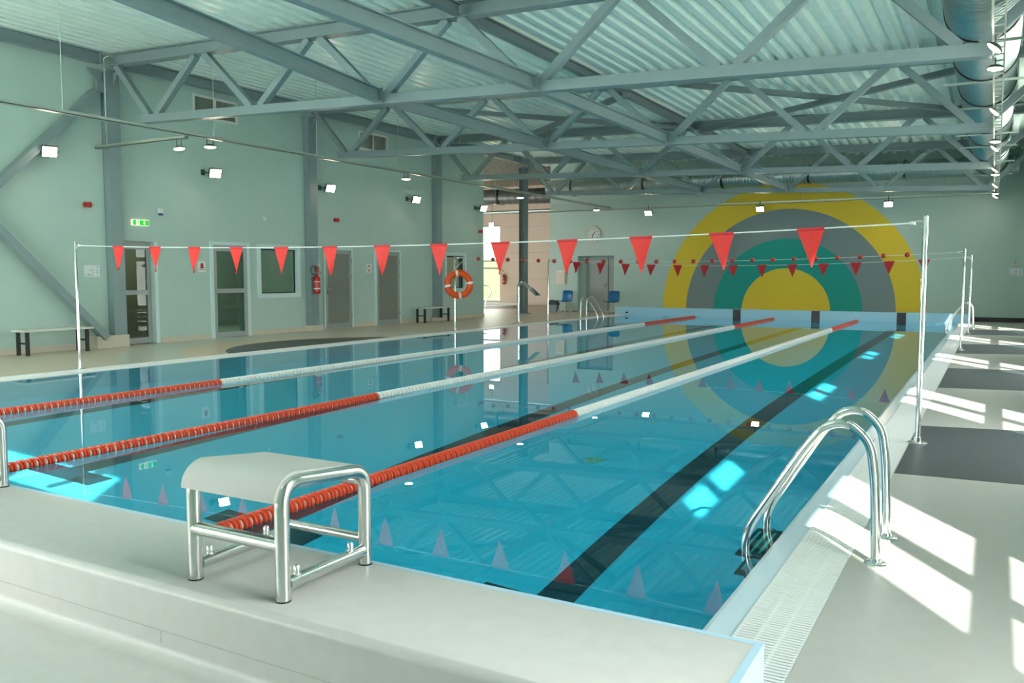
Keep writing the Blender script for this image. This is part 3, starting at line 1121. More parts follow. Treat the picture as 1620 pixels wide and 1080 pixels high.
# a drop conduit beside the first column
bm = new()
tube(bm, fillet([(WXL+0.30, 7.55, TZ+0.0), (WXL+0.30, 7.55, 5.30), (WXL+0.34, 7.65, 5.36)], 0.03), 0.014, 8)
single('conduit', bm, CHROME, 'thin bright conduit rising beside the first column', 'conduit', (WXL+0.30, 7.55, TZ), )

def floodlight(y, z, label, x=WXL, far=False):
    """square wall floodlight on a bracket arm, tilted down into the hall"""
    root = thing('floodlight', label, 'floodlight', (0, 0, 0), group='square floodlights on the walls')
    d = Vector((0.85, -0.30, -0.42)) if not far else Vector((0.05, -0.75, -0.66))
    d.normalize()
    c = Vector((x+0.26, y, z)) if not far else Vector((x, WYF-0.45, z))
    root.location = c
    s = d.cross(Vector((0, 0, 1))).normalized()
    u = s.cross(d).normalized()
    bm = new()
    beam(bm, c-d*0.05, c+d*0.018, 0.25, 0.19, u)
    for k in range(6):
        o = s*(-0.09+0.036*k)
        beam(bm, c-d*0.08+o, c-d*0.05+o, 0.01, 0.15, u)
    wobj('housing', bm, LAMPH, root)
    bm = new()
    beam(bm, c+d*0.012, c+d*0.022, 0.22, 0.165, u)
    wobj('lens', bm, LAMPW, root)
    bm = new()
    if not far:
        tube(bm, [Vector((x, y-0.1, z+0.02)), c-s*0.14], 0.014, 8)
        box(bm, x, x+0.012, y-0.15, y-0.05, z-0.04, z+0.08)
    else:
        tube(bm, [Vector((c.x, c.y, TZ+0.02 if c.x < 0.9 else TZ)), c+Vector((0, 0.0, 0.05))], 0.012, 8)
        beam(bm, (c.x, c.y, TZ-0.02), (c.x, 25.6, TZ-0.02), 0.03, 0.03)
    wobj('bracket', bm, LAMPH, root)
    return root
fl = [(6.64, 'on the left wall under the diagonal brace'), (10.23, 'on the left wall over the second glass door'), (13.78, 'on the left wall just past the second column'),
      (17.35, 'on the left wall just before the third column'), (20.97, 'at the end of the left wall')]
for y, t in fl:
    floodlight(y-0.16, 3.50, 'lit square floodlight ' + t)
for x, t in ((-9.47, 'left of the mural'), (-5.66, 'over the grey ring of the mural'), (-1.85, 'over the right side of the mural')):
    floodlight(None, 3.52, 'lit square floodlight on the far wall ' + t, x, True)

def dish(c, tilt, label, parent_z, arm=0.07, k=0.78):
    """round dish lamp hanging from a cable track"""
    root = thing('dish_lamp', label, 'lamp', c, group='round dish lamps on the cable tracks')
    d = Vector((math.sin(tilt), 0, -math.cos(tilt)))
    c = Vector(c)
    bm = new()
    lathe(bm, c, d, [(0.0, -0.05*k), (0.07*k, -0.045*k), (0.11*k, -0.02*k), (0.135*k, 0.0), (0.135*k, 0.01), (0.12*k, 0.012)], 24)
    wobj('housing', bm, LAMPH, root)
    bm = new()
    lathe(bm, c, d, [(0.122*k, 0.008), (0.118*k, 0.018), (0.07*k, 0.03), (0.0, 0.034)], 24)
    wobj('lens', bm, LAMPC, root)
    bm = new()
    for o in (-arm, arm):
        tube(bm, [c+Vector((0, o, 0.02)), Vector((c.x, c.y+o, parent_z))], 0.008, 6)
    wobj('bracket', bm, LAMPH, root)
for y, t in ((8.0, 'closest to the first column'), (13.7, 'between the second and third columns'), (19.2, 'seen against the hall opening'), (24.6, 'at the far end, near the clock')):
    dish((-11.0, y, TZ-0.13), 0.0, 'lit dish lamp under the long left track, ' + t, TZ-0.01)
dish((-11.25, 7.55, TZ-0.20), 0.15, 'lit dish lamp at the end of the short track', TZ-0.04, 0.045, 0.7)
for i, (y, tl_) in enumerate(((7.2, 0.7), (8.15, 0.05), (10.95, 0.75), (13.9, 0.05), (14.8, 0.7), (18.3, 0.7), (19.2, 0.05), (21.9, 0.7), (24.2, 0.05), (25.2, 0.6))):
    dish((0.95, y, 3.60), -tl_, '%s dish lamp on the twin-rail track under the large duct, %s' % (ORD[i], 'tilted' if tl_ > 0.3 else 'facing down'), 3.69, 0.05, 0.62)

# hall lamp
bm = new()
root = thing('floodlight', 'lit warm floodlight hanging in the hall over the bright window', 'floodlight', (-18.3, 29.8, 3.6))
box(bm, -18.42, -18.18, 29.75, 29.82, 3.5, 3.68)
wobj('housing', bm, LAMPH, root)
bm = new()
box(bm, -18.40, -18.20, 29.735, 29.75, 3.52, 3.66)
wobj('lens', bm, LAMPW, root)
bm = new()
tube(bm, [(-18.3, 29.79, 3.68), (-18.3, 29.79, 5.45)], 0.012, 6)
wobj('bracket', bm, LAMPH, root)
bm = new()
tube(bm, [(-23.9, 29.0, 4.05), (-9.1, 29.0, 4.05)], 0.06, 12)
single('pipe', bm, GALV, 'pale pipe crossing high in the hall beyond', 'pipe', (-16, 29.0, 4.0))

# ================================================================== POLES, LINES, PENNANTS
PX, PXR = -10.45, 0.54
PTOP = 1.85
def pole(x, y, label, sx):
    root = thing('line_post', label, 'post', (x, y, DZ), group='polished posts carrying the lines across the pool')
    bm = new()
    tube(bm, [(0, 0, 0.0), (0, 0, PTOP-DZ-0.004), (0, 0, PTOP-DZ)], [0.021, 0.021, 0.019], 16)
    obj('pole', bm, CHROME, root)
    bm = new()
    lathe(bm, (0, 0, 0), (0, 0, 1), [(0.075, 0), (0.075, 0.006), (0.07, 0.009), (0.03, 0.012), (0.03, 0.05), (0.022, 0.05)], 28)
    obj('flange', bm, CHROME, root)
    bm = new()
    tube(bm, fillet([(sx*0.02, 0, PTOP-DZ-0.04), (sx*0.075, 0, PTOP-DZ-0.035), (sx*0.075, 0, PTOP-DZ-0.08), (sx*0.02, 0, PTOP-DZ-0.085)], 0.02), 0.005, 8)
    obj('hook', bm, CHROME, root)
for y, t in ((5.05, 'near'), (14.9, 'middle'), (19.9, 'far')):
    lab = {'near': ('polished post on the left edge in front of the near bench', 'polished post on the right deck just beyond the near ladder'),
           'middle': ('polished post on the left edge carrying the lifebuoy', 'polished post on the right deck where the red ball line ends'),
           'far': ('polished post on the left edge just past the shower', 'farthest polished post on the right deck, beside the far ladder')}[t]
    pole(PX, y, lab[0], 1)
    pole(PXR, y, lab[1], -1)

def sag(x, s, x0=PX+0.09, x1=PXR-0.09, z0=PTOP-0.055):
    t = (x-x0)/(x1-x0)
    return z0 - s*4*t*(1-t)
def line(name, y, s, r, label):
    bm = new()
    x0, x1 = PX+0.085, PXR-0.085
    tube(bm, [(x0+(x1-x0)*k/40, y, sag(x0+(x1-x0)*k/40, s)) for k in range(41)], r, 8)
    for e, sg in ((x0, 1), (x1, -1)):
        lathe(bm, (e, y, sag(e, s)), (sg, 0, 0), [(0.0, -0.012), (0.014, 0.0), (0.014, 0.02), (0.006, 0.04)], 10)
    single(name, bm, ROPEW, label, 'line', (x0, y, sag(x0, s)))
S1, S2, S3 = 0.095, 0.13, 0.165
line('pennant_line', 5.05, S1, 0.006, 'white rope of the near pennant line, across the whole pool')
line('ball_line', 14.9, S2, 0.004, 'thin white rope strung with small red balls')
line('pennant_line', 19.9, S3, 0.005, 'thin white rope of the far pennant line')

def pennant_mesh(w, h, seed):
    rnd = random.Random(seed)
    bm = new()
    n, m = 6, 8
    ph, am = rnd.uniform(0, 6), rnd.uniform(0.006, 0.014)
    tip = rnd.uniform(-0.02, 0.02)
    rows = []
    for j in range(m+1):
        t = j/m
        row = []
        for i in range(n+1):
            u = i/n-0.5
            x = u*w*(1-t*0.985) + tip*t
            row.append(bm.verts.new((x, am*math.sin(3*t+ph+u*4)*(t+0.15), -h*t)))
        rows.append(row)
    for j in range(m):
        for i in range(n):
            f = bm.faces.new((rows[j][i], rows[j][i+1], rows[j+1][i+1], rows[j+1][i]))
            f.smooth = True
    r = bmesh.ops.extrude_face_region(bm, geom=bm.faces[:])
    bmesh.ops.translate(bm, verts=[v for v in r['geom'] if isinstance(v, bmesh.types.BMVert)], vec=(0, 0.002, 0))
    return bm
def pennant(x, y, s, w, h, seed, m, label, group):
    z = sag(x, s)
    root = thing('pennant', label, 'pennant', (x, y, z), group=group)
    slope = (sag(x+0.05, s)-sag(x-0.05, s))/0.1
    root.rotation_euler = (0, -math.atan(slope), 0)
    obj('cloth', pennant_mesh(w, h, seed), m, root)
    bm = new()
    box(bm, -w/2, w/2, -0.009, 0.009, -0.012, 0.010, 0, 0.004)
    obj('hem', bm, FLAGS, root)
for k in range(13):
    x = -9.49+0.7625*k
    pennant(x, 5.05, S1, 0.225, 0.325, k, FLAG, 'red pennant on the near line, %s from the left-hand post' % ORD[k], 'pennants on the near line')
for k in range(13):
    x = -9.52+0.756*k
    pennant(x, 19.9, S3, 0.25, 0.31, 40+k, FLAGD, 'small dark red pennant on the far line, %s from the left-hand post' % ORD[k], 'pennants on the far line')
bm = new()
lathe(bm, (0, 0, 0), (1, 0, 0), [(0.008, -0.045), (0.03, -0.038), (0.045, -0.015), (0.048, 0), (0.045, 0.015), (0.03, 0.038), (0.008, 0.045)], 16)
ball = obj('line_ball', bm, SIREN)
for k in range(24):
    x = -9.77+0.4075*k
    o = ball if k == 0 else ball.copy()
    if k: C.objects.link(o)
    o.location = (x, 14.9, sag(x, S2))
    tag(o, 'small red ball on the middle line, %s from the lifebuoy post' % ORD[k], 'ball', 'balls on the middle line')

# ================================================================== LANE ROPES
FP = 0.07
def float_bm(c1, c2):
    """one float unit along +Y: two ribbed discs on a hub and a pale spacer (slots: disc, hub, spacer)"""
    bm = new()
    p = []
    for a in (0.0, 0.027):
        p += [(0.033, a+0.000, 1), (0.047, a+0.002, 0), (0.051, a+0.006, 0), (0.051, a+0.014, 0), (0.047, a+0.018, 0), (0.033, a+0.0195, 1), (0.033, a+0.0265, 1)]
    p += [(0.030, 0.054, 2), (0.031, 0.056, 2), (0.031, 0.066, 2), (0.030, 0.0685, 2)]
    lathe(bm, (0, 0, 0), (0, 1, 0), p, 16)
    return bm
def float_mesh(name, mats):
    bm = float_bm(0, 0)
    bmesh.ops.recalc_face_normals(bm, faces=bm.faces[:])
    me = bpy.data.meshes.new(name)
    bm.to_mesh(me)
    bm.free()
    for m in mats: me.materials.append(m)
    return me
ME_RED = float_mesh('float_red', (RED, RED2, WHITE))
ME_WHT = float_mesh('float_white', (WHITE, WHITE, WHITE))
rl = ['lane rope nearest the left deck, red at both ends and white between', 'middle lane rope, red at both ends and white between', 'lane rope starting behind the nearer start block, red at both ends and white between']
for r, rx in enumerate(ROPES):
    root = thing('lane_rope', rl[r], 'lane rope', (rx, 0.3, 0.012), group='floating lane ropes')
    bm = new()
    tube(bm, [(0, -0.3, 0), (0, 24.7, 0)], 0.006, 6)
    for e in (-0.28, 24.62):
        tube(bm, [(0, e, 0), (0, e+0.06, 0)], 0.012, 8)
    obj('cable', bm, BRUSH, root)
    n = int(24.35/FP)
    rest = {0: new(), 1: new()}
    start = 0
    cnt = 0
    for k in range(n):
        y = k*FP
        wy = y+0.3
        white = 4.95 < wy < 19.97
        vis = wy > (0.28 if r == 2 else (1.0 if r == 1 else 1.6))
        if vis and cnt < 100:
            o = bpy.data.objects.new('float', ME_WHT if white else ME_RED)
            C.objects.link(o)
            o.parent = root
            o.location = (0, y, 0)
            cnt += 1
        else:
            b = rest[1 if white else 0]
            t = bmesh.new()
            t.from_mesh(ME_WHT if white else ME_RED)
            bmesh.ops.translate(t, verts=t.verts[:], vec=(0, y, 0))
            tm = bpy.data.meshes.new('tmp')
            t.to_mesh(tm)
            t.free()
            b.from_mesh(tm)
            bpy.data.meshes.remove(tm)
    # the remaining floats are one part (red and white together)
    b = new()
    for key, off in ((0, 0), (1, 3)):
        for f in rest[key].faces:
            f.material_index = min(2, f.material_index)+off
        tm = bpy.data.meshes.new('tmp')
        rest[key].to_mesh(tm)
        rest[key].free()
        b.from_mesh(tm)
        bpy.data.meshes.remove(tm)
    o = obj('floats', b, [RED, RED2, WHITE, WHITE, WHITE, WHITE], root)
    o['kind'] = 'stuff'

# ================================================================== START BLOCKS
def start_block(loc, label):
    """origin: centre of the footprint on the platform; +Y towards the pool"""
    root = thing('start_block', label, 'start block', loc, group='start blocks on the platform')
    W2, yF, yB = 0.215, -0.215, 0.215
    tr = 0.0255
    for sx in (-1, 1):
        bm = new()
        x = sx*W2
        path = [(x, yF, 0.0), (x, yF, 0.405), (x, yB, 0.365), (x, yB, 0.0)]
        tube(bm, fillet(path, [0.085, 0.075], 8), tr, 16)
        obj('side_frame', bm, BRUSH, root)
        bm = new()
        tube(bm, [(x, yF+0.02, 0.055), (x, yB-0.02, 0.055)], tr*0.92, 14)
        obj('foot_rail', bm, BRUSH, root)
        for yy_ in (-0.15, 0.13):
            bm = new()
            lathe(bm, (x, yy_, 0.07), (0, 0, 1), [(0.016, 0), (0.016, 0.008), (0.012, 0.008), (0.012, 0.03), (0.008, 0.036), (0.0, 0.038)], 10)
            obj('bolt', bm, CHROME, root)
        for yy_ in (yF, yB):
            bm = new()
            lathe(bm, (x, yy_, -0.001), (0, 0, 1), [(0.027, 0), (0.027, 0.006), (0.02, 0.006)], 14)
            obj('foot_cap', bm, BLACK, root)
    bm = new()
    tube(bm, [(-W2, yF, 0.19), (W2, yF, 0.19)], tr*0.98, 14)
    obj('front_rail', bm, BRUSH, root)
    bm = new()
    tube(bm, [(-W2, yB, 0.10), (W2, yB, 0.10)], tr*0.72, 12)
    obj('rear_rail', bm, BRUSH, root)
    bm = new()
    tube(bm, [(-W2, yB-0.04, 0.335), (W2, yB-0.04, 0.335)], tr*0.7, 12)
    obj('top_rail', bm, BRUSH, root)
    # curved plate: follows the front bend then runs to the back
    bm = new()
    off = tr+0.002
    prof = [(yF-off-0.006, 0.340)]
    for k in range(0, 9):
        a = math.radians(90*k/8*0.94)
        prof.append((yF-off-0.006+0.105*(1-math.cos(a)), 0.345+0.088*math.sin(a)))
    prof.append((yB-0.055, 0.395))
    prof.append((yB-0.02, 0.385))
    th = 0.013
    prof2 = []
    for i, (y, z) in enumerate(prof):
        p0 = prof[max(0, i-1)]
        p1 = prof[min(len(prof)-1, i+1)]
        d = Vector((p1[0]-p0[0], p1[1]-p0[1])).normalized()
        prof2.append((y+d.y*th, z-d.x*th))
    poly = prof + prof2[::-1]
    xw = W2+0.012
    A = [bm.verts.new((-xw-0.012, y, z)) for y, z in poly]
    B = [bm.verts.new((xw-0.012, y, z)) for y, z in poly]
    n = len(poly)
    for i in range(n):
        f = bm.faces.new((A[i], A[(i+1) % n], B[(i+1) % n], B[i]))
    np_ = len(prof)
    for L in (A, B):
        for i in range(np_-1):
            bm.faces.new((L[i], L[i+1], L[n-2-i], L[n-1-i]))
    for f in bm.faces:
        f.smooth = True
    pl = obj('plate', bm, BLOCKT, root)
    return root
b0 = start_block((-1.225, -0.25, PH), 'stainless start block with pale curved top, complete, on the near platform')
dup(b0, (-3.625, -0.25, PH), 0.0, 'start block cut off by the picture edge, only its rear leg showing')

# ================================================================== LADDERS
def ladder(loc, rotz, label, gap=0.46, steps=True):
    """origin on the deck edge line: +X points from the water to the deck; rails at +-gap/2 in Y"""
    root = thing('pool_ladder', label, 'pool ladder', loc, rotz, 'pool ladders')
    for s in (-1, 1):
        y = s*gap/2
        bm = new()
        # water wall at x = 0, post foot at x = 0.5
        path = [(0.50, y, DZ), (0.485, y, 0.42), (0.46, y, 0.60), (0.36, y, 0.685), (0.26, y, 0.665), (0.17, y, 0.55),
                (-0.085, y, 0.13), (-0.115, y, 0.03), (-0.105, y, -0.06), (-0.05, y, -0.17), (0.0, y, -0.19)]
        tube(bm, fillet(path, 0.09, 5), 0.0215, 16)
        obj('handrail', bm, CHROME, root)
        bm = new()
        lathe(bm, (0.50, y, DZ), (0, 0, 1), [(0.052, 0), (0.052, 0.008), (0.046, 0.014), (0.026, 0.018), (0.024, 0.03)], 24)
        obj('flange', bm, CHROME, root)
        bm = new()
        tube(bm, [(-0.085, y, -0.12), (-0.085, y, -1.0)], 0.02, 12)
        lathe(bm, (-0.085, y, -0.95), (1, 0, 0), [(0.03, 0), (0.03, 0.07), (0.0, 0.08)], 12)
        obj('stringer', bm, BRUSH, root)
    if steps:
        for z in (-0.09, -0.37, -0.65):
            bm = new()
            box(bm, -0.16, -0.02, -gap/2-0.02, gap/2+0.02, z-0.03, z, 0, 0.006)
            for k in range(3):
                xx = -0.14+0.04*k
                box(bm, xx, xx+0.016, -gap/2+0.04, gap/2-0.04, z-0.002, z+0.003, 1)
            for s in (-1, 1):
                lathe(bm, (-0.085, s*(gap/2+0.02), z-0.015), (0, s, 0), [(0.018, 0), (0.018, 0.02), (0.0, 0.026)], 10)
            obj('step', bm, [BLACK, BRUSH], root)
    return root
l0 = ladder((XR, 1.96, 0), 0, 'near polished pool ladder at the right edge with dark steps under water')
dup(l0, (XR, 22.1, 0), 0, 'small far polished ladder at the right edge beside the farthest post')
dup(l0, (XL, 22.7, 0), math.pi, 'polished ladder at the left edge in front of the far grey door')

# ================================================================== LIFEBUOY, SHOWER
bc = Vector((-10.30, 14.86, 1.155))
root = thing('lifebuoy', 'orange lifebuoy with white bands hanging on the left middle post', 'lifebuoy', bc)
ri, rt = 0.27, 0.075
dv = Vector((0.49, -0.87, 0)).normalized()
sv = Vector((0.87, 0.49, 0)).normalized()
bc2 = bc + dv*0.10
bm = new()
n = 64
bands = [math.radians(a) for a in (8, 98, 188, 278)]
path = [bc2+(sv*math.cos(2*math.pi*k/n)+Vector((0, 0, 1))*math.sin(2*math.pi*k/n))*ri for k in range(n)]
tube(bm, path, rt, 18, closed=True)
wobj('ring', bm, ORANGE, root)
for b in bands:
    bm = new()
    pp = [bc2+(sv*math.cos(b+t)+Vector((0, 0, 1))*math.sin(b+t))*ri for t in (-0.10, -0.05, 0, 0.05, 0.10)]
    tube(bm, pp, rt+0.004, 18)
    wobj('band', bm, WHITE, root)
bm = new()
top = Vector((-10.13, 14.90, 1.785))
for a in (58, 128):
    e = bc2+(sv*math.cos(math.radians(a))+Vector((0, 0, 1))*math.sin(math.radians(a)))*(ri+rt*0.8)
    tube(bm, [top, e], 0.007, 6)
tube(bm, [top, Vector((PX+0.03, 14.9, 1.82))], 0.006, 6)
wobj('rope', bm, ROPEW, root)
bm = new()
for j in range(4):
    a0, a1 = bands[j]+0.1, bands[(j+1) % 4]-0.1 + (2*math.pi if j == 3 else 0)
    pp = []
    for k in range(11):
        t = a0+(a1-a0)*k/10
        rr = ri+rt+0.004+0.012*math.sin(math.pi*k/10)
        pp.append(bc2+(sv*math.cos(t)+Vector((0, 0, 1))*math.sin(t))*rr)
    tube(bm, pp, 0.005, 6)
wobj('grab_line', bm, ORANGE, root)

root = thing('water_spout', 'polished swan-neck water spout standing on the left deck in front of the free column', 'water spout', (-10.85, 18.82, DZ))
bm = new()
tube(bm, fillet([(-10.85, 18.82, DZ), (-10.85, 18.82, 1.12), (-10.68, 18.80, 1.17), (-10.40, 18.76, 0.98)], [0.1, 0.1], 8), 0.045, 16)
wobj('neck', bm, CHROME, root)
bm = new()
hd = [(-10.42, 0.99, 0.045, 0.04), (-10.33, 0.92, 0.08, 0.03), (-10.20, 0.81, 0.15, 0.012)]
rg = []
for x, z, w_, h_ in hd:
    rg.append([bm.verts.new((x+a*h_*0.6, 18.77+b*w_, z+a*h_)) for a, b in ((-1, -1), (-1, 1), (1, 1), (1, -1))])
for i in range(2):
    for k in range(4):
        bm.faces.new((rg[i][k], rg[i][(k+1) % 4], rg[i+1][(k+1) % 4], rg[i+1][k]))
bm.faces.new(rg[0][::-1])
bm.faces.new(rg[2])
wobj('nozzle', bm, CHROME, root)
bm = new()
lathe(bm, (-10.85, 18.82, DZ), (0, 0, 1), [(0.15, 0), (0.15, 0.02), (0.13, 0.03), (0.05, 0.035), (0.05, 0.05)], 28)
wobj('flange', bm, CHROME, root)
bm = new()
tube(bm, fillet([(-16.7, 26.6, DZ), (-16.7, 26.6, 0.35), (-16.45, 26.7, 0.62), (-16.62, 26.7, 0.95), (-16.85, 26.6, 0.98), (-17.05, 26.6, 0.8), (-17.1, 26.7, DZ)], 0.15, 6), 0.02, 12)
single('handrail', bm, CHROME, 'bent polished handrail by the whirlpool, at the end of the left wall', 'handrail', (-16.7, 26.6, DZ))

# ================================================================== BENCHES, CHAIRS, BIN
def bench(y0, y1, label, z=0.45):
    root = thing('bench', label, 'bench', (WXL+0.36, (y0+y1)/2, DZ), group='benches by the left wall')
    bm = new()
    for k in range(4):
        x = WXL+0.19+0.09*k
        box(bm, x, x+0.08, y0, y1, z, z+0.035, 0, 0.006)
    wobj('seat', bm, BENCHT, root)
    for ye in (y0+0.10, y1-0.10):
        for x in (WXL+0.22, WXL+0.48):
            bm = new()
            box(bm, x-0.025, x+0.025, ye-0.025, ye+0.025, DZ, z)
            wobj('leg', bm, BLACK, root)
        bm = new()
        box(bm, WXL+0.245, WXL+0.455, ye-0.015, ye+0.015, DZ+0.19, DZ+0.22)
        wobj('crossbar', bm, BLACK, root)
bench(5.72, 7.0, 'slatted bench with black legs near the left picture edge', 0.42)
bench(17.15, 18.55, 'slatted bench with black legs by the third column', 0.42)

def chair(loc, rotz, label):
    root = thing('shell_chair', label, 'chair', loc, rotz, 'blue chairs by the far door')
    # seat shell faces -Y
    bm = new()
    prof = [(-0.24, 0.415), (-0.21, 0.40), (-0.05, 0.385), (0.10, 0.385), (0.18, 0.41), (0.22, 0.50), (0.24, 0.62), (0.26, 0.80)]
    cols = 9
    rows = []
    for i, (y, z) in enumerate(prof):
        row = []
        w = 0.215 if i < 4 else 0.215
        for k in range(cols):
            u = -1+2*k/(cols-1)
            dish_ = 0.025*u*u
            if i >= 5:
                row.append(bm.verts.new((u*w, y-dish_*1.2, z-(0.03*abs(u)**6 if i == len(prof)-1 else 0))))
            else:
                row.append(bm.verts.new((u*w*(0.93 if i == 0 else 1), y, z+dish_)))
        rows.append(row)
    for i in range(len(rows)-1):
        for k in range(cols-1):
            f = bm.faces.new((rows[i][k], rows[i][k+1], rows[i+1][k+1], rows[i+1][k]))
            f.smooth = True
    sh = obj('shell', bm, BLUE, root)
    md = sh.modifiers.new('thickness', 'SOLIDIFY')
    md.thickness = 0.014
    bm = new()
    lathe(bm, (0, 0.02, 0.08), (0, 0, 1), [(0.035, 0), (0.035, 0.14), (0.024, 0.14), (0.024, 0.28), (0.06, 0.29), (0.06, 0.305)], 14)
    obj('post', bm, CREAM, root)
    bm = new()
    for k in range(5):
        a = 2*math.pi*k/5+0.3
        beam(bm, (0, 0.02, 0.085), (0.28*math.cos(a), 0.02+0.28*math.sin(a), 0.065), 0.05, 0.03)
        lathe(bm, (0.265*math.cos(a), 0.02+0.265*math.sin(a), 0.0), (0, 0, 1), [(0.018, 0), (0.022, 0.02), (0.018, 0.055)], 10)
    obj('base', bm, CREAM, root)
    return root
c0 = chair((-12.62, 25.45, DZ), -0.12, 'blue shell chair beside the black bin')
dup(c0, (-10.78, 25.45, DZ), -0.12, 'blue shell chair right of the far door, against the parapet')
root = thing('waste_bin', 'small black swing-lid bin beside the left-hand blue chair', 'bin', (-13.12, 25.6, DZ))
bm = new()
prism(bm, [(-0.13, 0), (0.13, 0), (0.16, 0.27), (-0.16, 0.27)], 'y', -0.11, 0.11)
obj('body', bm, STEELD, root)
bm = new()
prism(bm, [(-0.17, 0.27), (0.17, 0.27), (0.17, 0.30), (0.12, 0.42), (-0.10, 0.45), (-0.17, 0.36)], 'y', -0.125, 0.125)
obj('lid', bm, BLACK, root)

# ================================================================== SIGNS AND SMALL WALL ITEMS
def plate(bm, y0, y1, z0, z1, t=0.008, mi=0, x=WXL, x0=0.0):
    box(bm, x+x0, x+x0+t, y0, y1, z0, z1, mi)
def bell_sign(y0, z0, label):
    w, h = 0.21, 0.235
    root = thing('wall_sign', label, 'sign', (WXL, y0+w/2, z0), group='small white square signs by the doors')
    bm = new()
    c = 0.03
    prism(bm, [(y0+c, z0), (y0+w-c, z0), (y0+w, z0+c), (y0+w, z0+h-c), (y0+w-c, z0+h), (y0+c, z0+h), (y0, z0+h-c), (y0, z0+c)], 'x', WXL, WXL+0.008)
    wobj('plate', bm, SIGNW, root)
    bm = new()
    cy = y0+w/2
    prism(bm, [(cy-0.058, z0+0.085), (cy+0.058, z0+0.085), (cy+0.036, z0+0.105), (cy+0.036, z0+0.155), (cy+0.026, z0+0.185), (cy, z0+0.202), (cy-0.026, z0+0.185), (cy-0.036, z0+0.155), (cy-0.036, z0+0.105)], 'x', WXL+0.006, WXL+0.011)
    for z in (0.050, 0.062):
        prism(bm, [(cy-0.085, z0+z), (cy+0.085, z0+z), (cy+0.085, z0+z+0.005), (cy-0.085, z0+z+0.005)], 'x', WXL+0.006, WXL+0.011)
    wobj('symbol', bm, SIGNR, root)
bell_sign(9.77, 1.435, 'white sign with a red bell shape, left of the second glass door')
bell_sign(13.27, 1.44, 'white sign with a red bell shape, past the second column')
root = thing('wall_sign', 'white sign with a ring of red dots, beside the farther panel door', 'sign', (WXL, 15.37, 1.435), group='small white square signs by the doors')
bm = new()
y0, z0, w, h, c = 15.27, 1.435, 0.21, 0.245, 0.03
prism(bm, [(y0+c, z0), (y0+w-c, z0), (y0+w, z0+c), (y0+w, z0+h-c), (y0+w-c, z0+h), (y0+c, z0+h), (y0, z0+h-c), (y0, z0+c)], 'x', WXL, WXL+0.008)
wobj('plate', bm, SIGNW, root)
bm = new()
for k in range(6):
    a = math.pi/2+k*math.pi/3
    rr = 0.026 if k in (0, 3) else 0.017
    lathe(bm, (WXL+0.006, y0+w/2+0.055*math.cos(a), z0+h/2+0.065*math.sin(a)), (1, 0, 0), [(rr, 0), (rr, 0.005)], 14)
wobj('symbol', bm, SIGNR, root)

# exit sign
root = thing('exit_sign', 'lit green exit sign with white figure and arrow over the recessed glass door', 'exit sign', (WXL+0.05, 8.40, 2.32))
bm = new()
box(bm, WXL, WXL+0.05, 8.215, 8.595, 2.332, 2.448, 0, 0.006)
wobj('housing', bm, EXITW, root)
bm = new()
plate(bm, 8.23, 8.295, 2.342, 2.438, 0.004, 0, WXL+0.048)
plate(bm, 8.375, 8.585, 2.342, 2.438, 0.004, 0, WXL+0.048)
wobj('green_panel', bm, EXITG, root)
bm = new()
xx = WXL+0.051
prism(bm, [(8.455, 2.385), (8.47, 2.40), (8.47, 2.432), (8.49, 2.432), (8.49, 2.40), (8.505, 2.385), (8.48, 2.352)], 'x', xx, xx+0.003)
wobj('arrow', bm, EXITW, root)
bm = new()
prism(bm, [(8.315, 2.36), (8.325, 2.36), (8.335, 2.385), (8.345, 2.36), (8.355, 2.36), (8.345, 2.40), (8.355, 2.415), (8.335, 2.42), (8.32, 2.41), (8.33, 2.395)], 'x', xx-0.003, xx+0.001)
lathe(bm, (xx-0.003, 8.342, 2.428), (1, 0, 0), [(0.009, 0), (0.009, 0.004)], 10)
wobj('figure', bm, EXITG, root)

def siren(y, z, label):
    root = thing('wall_siren', label, 'alarm siren', (WXL, y, z), group='red alarm sirens on the left wall')
    bm = new()
    lathe(bm, (0, 0, 0), (1, 0, 0), [(0.05, 0), (0.05, 0.04), (0.045, 0.05)], 18)
    obj('base', bm, SIREN, root)
    bm = new()
    lathe(bm, (0.05, 0.0, 0), (1, 0.25, -0.1), [(0.035, 0), (0.05, 0.04), (0.055, 0.075), (0.03, 0.085), (0, 0.07)], 18)
    obj('horn', bm, SIREN, root)
siren(7.28, 2.66, 'red alarm siren left of the first column')
siren(14.05, 2.76, 'red alarm siren past the second column')
siren(20.95, 2.78, 'red alarm siren at the end of the left wall')

root = thing('strobe_unit', 'small white and blue alarm unit right of the exit sign', 'alarm', (WXL, 8.88, 2.56))
bm = new()
box(bm, 0, 0.05, -0.05, 0.05, 0.04, 0.13, 0, 0.01)
obj('housing', bm, SIGNW, root)
bm = new()
box(bm, 0.0, 0.055, -0.045, 0.045, 0.0, 0.045, 0, 0.012)
obj('beacon', bm, SIGNBLUE, root)
root = thing('motion_sensor', 'small white sensor high over the square inside window', 'sensor', (WXL, 11.65, 2.6))
bm = new()
box(bm, 0, 0.04, -0.03, 0.03, 0, 0.10, 0, 0.01)
obj('housing', bm, SIGNW, root)
bm = new()
lathe(bm, (0.04, 0.0, 0.035), (1, 0, -0.4), [(0.025, -0.01), (0.025, 0.01), (0.012, 0.022), (0, 0.024)], 12)
obj('lens', bm, SIGNW, root)

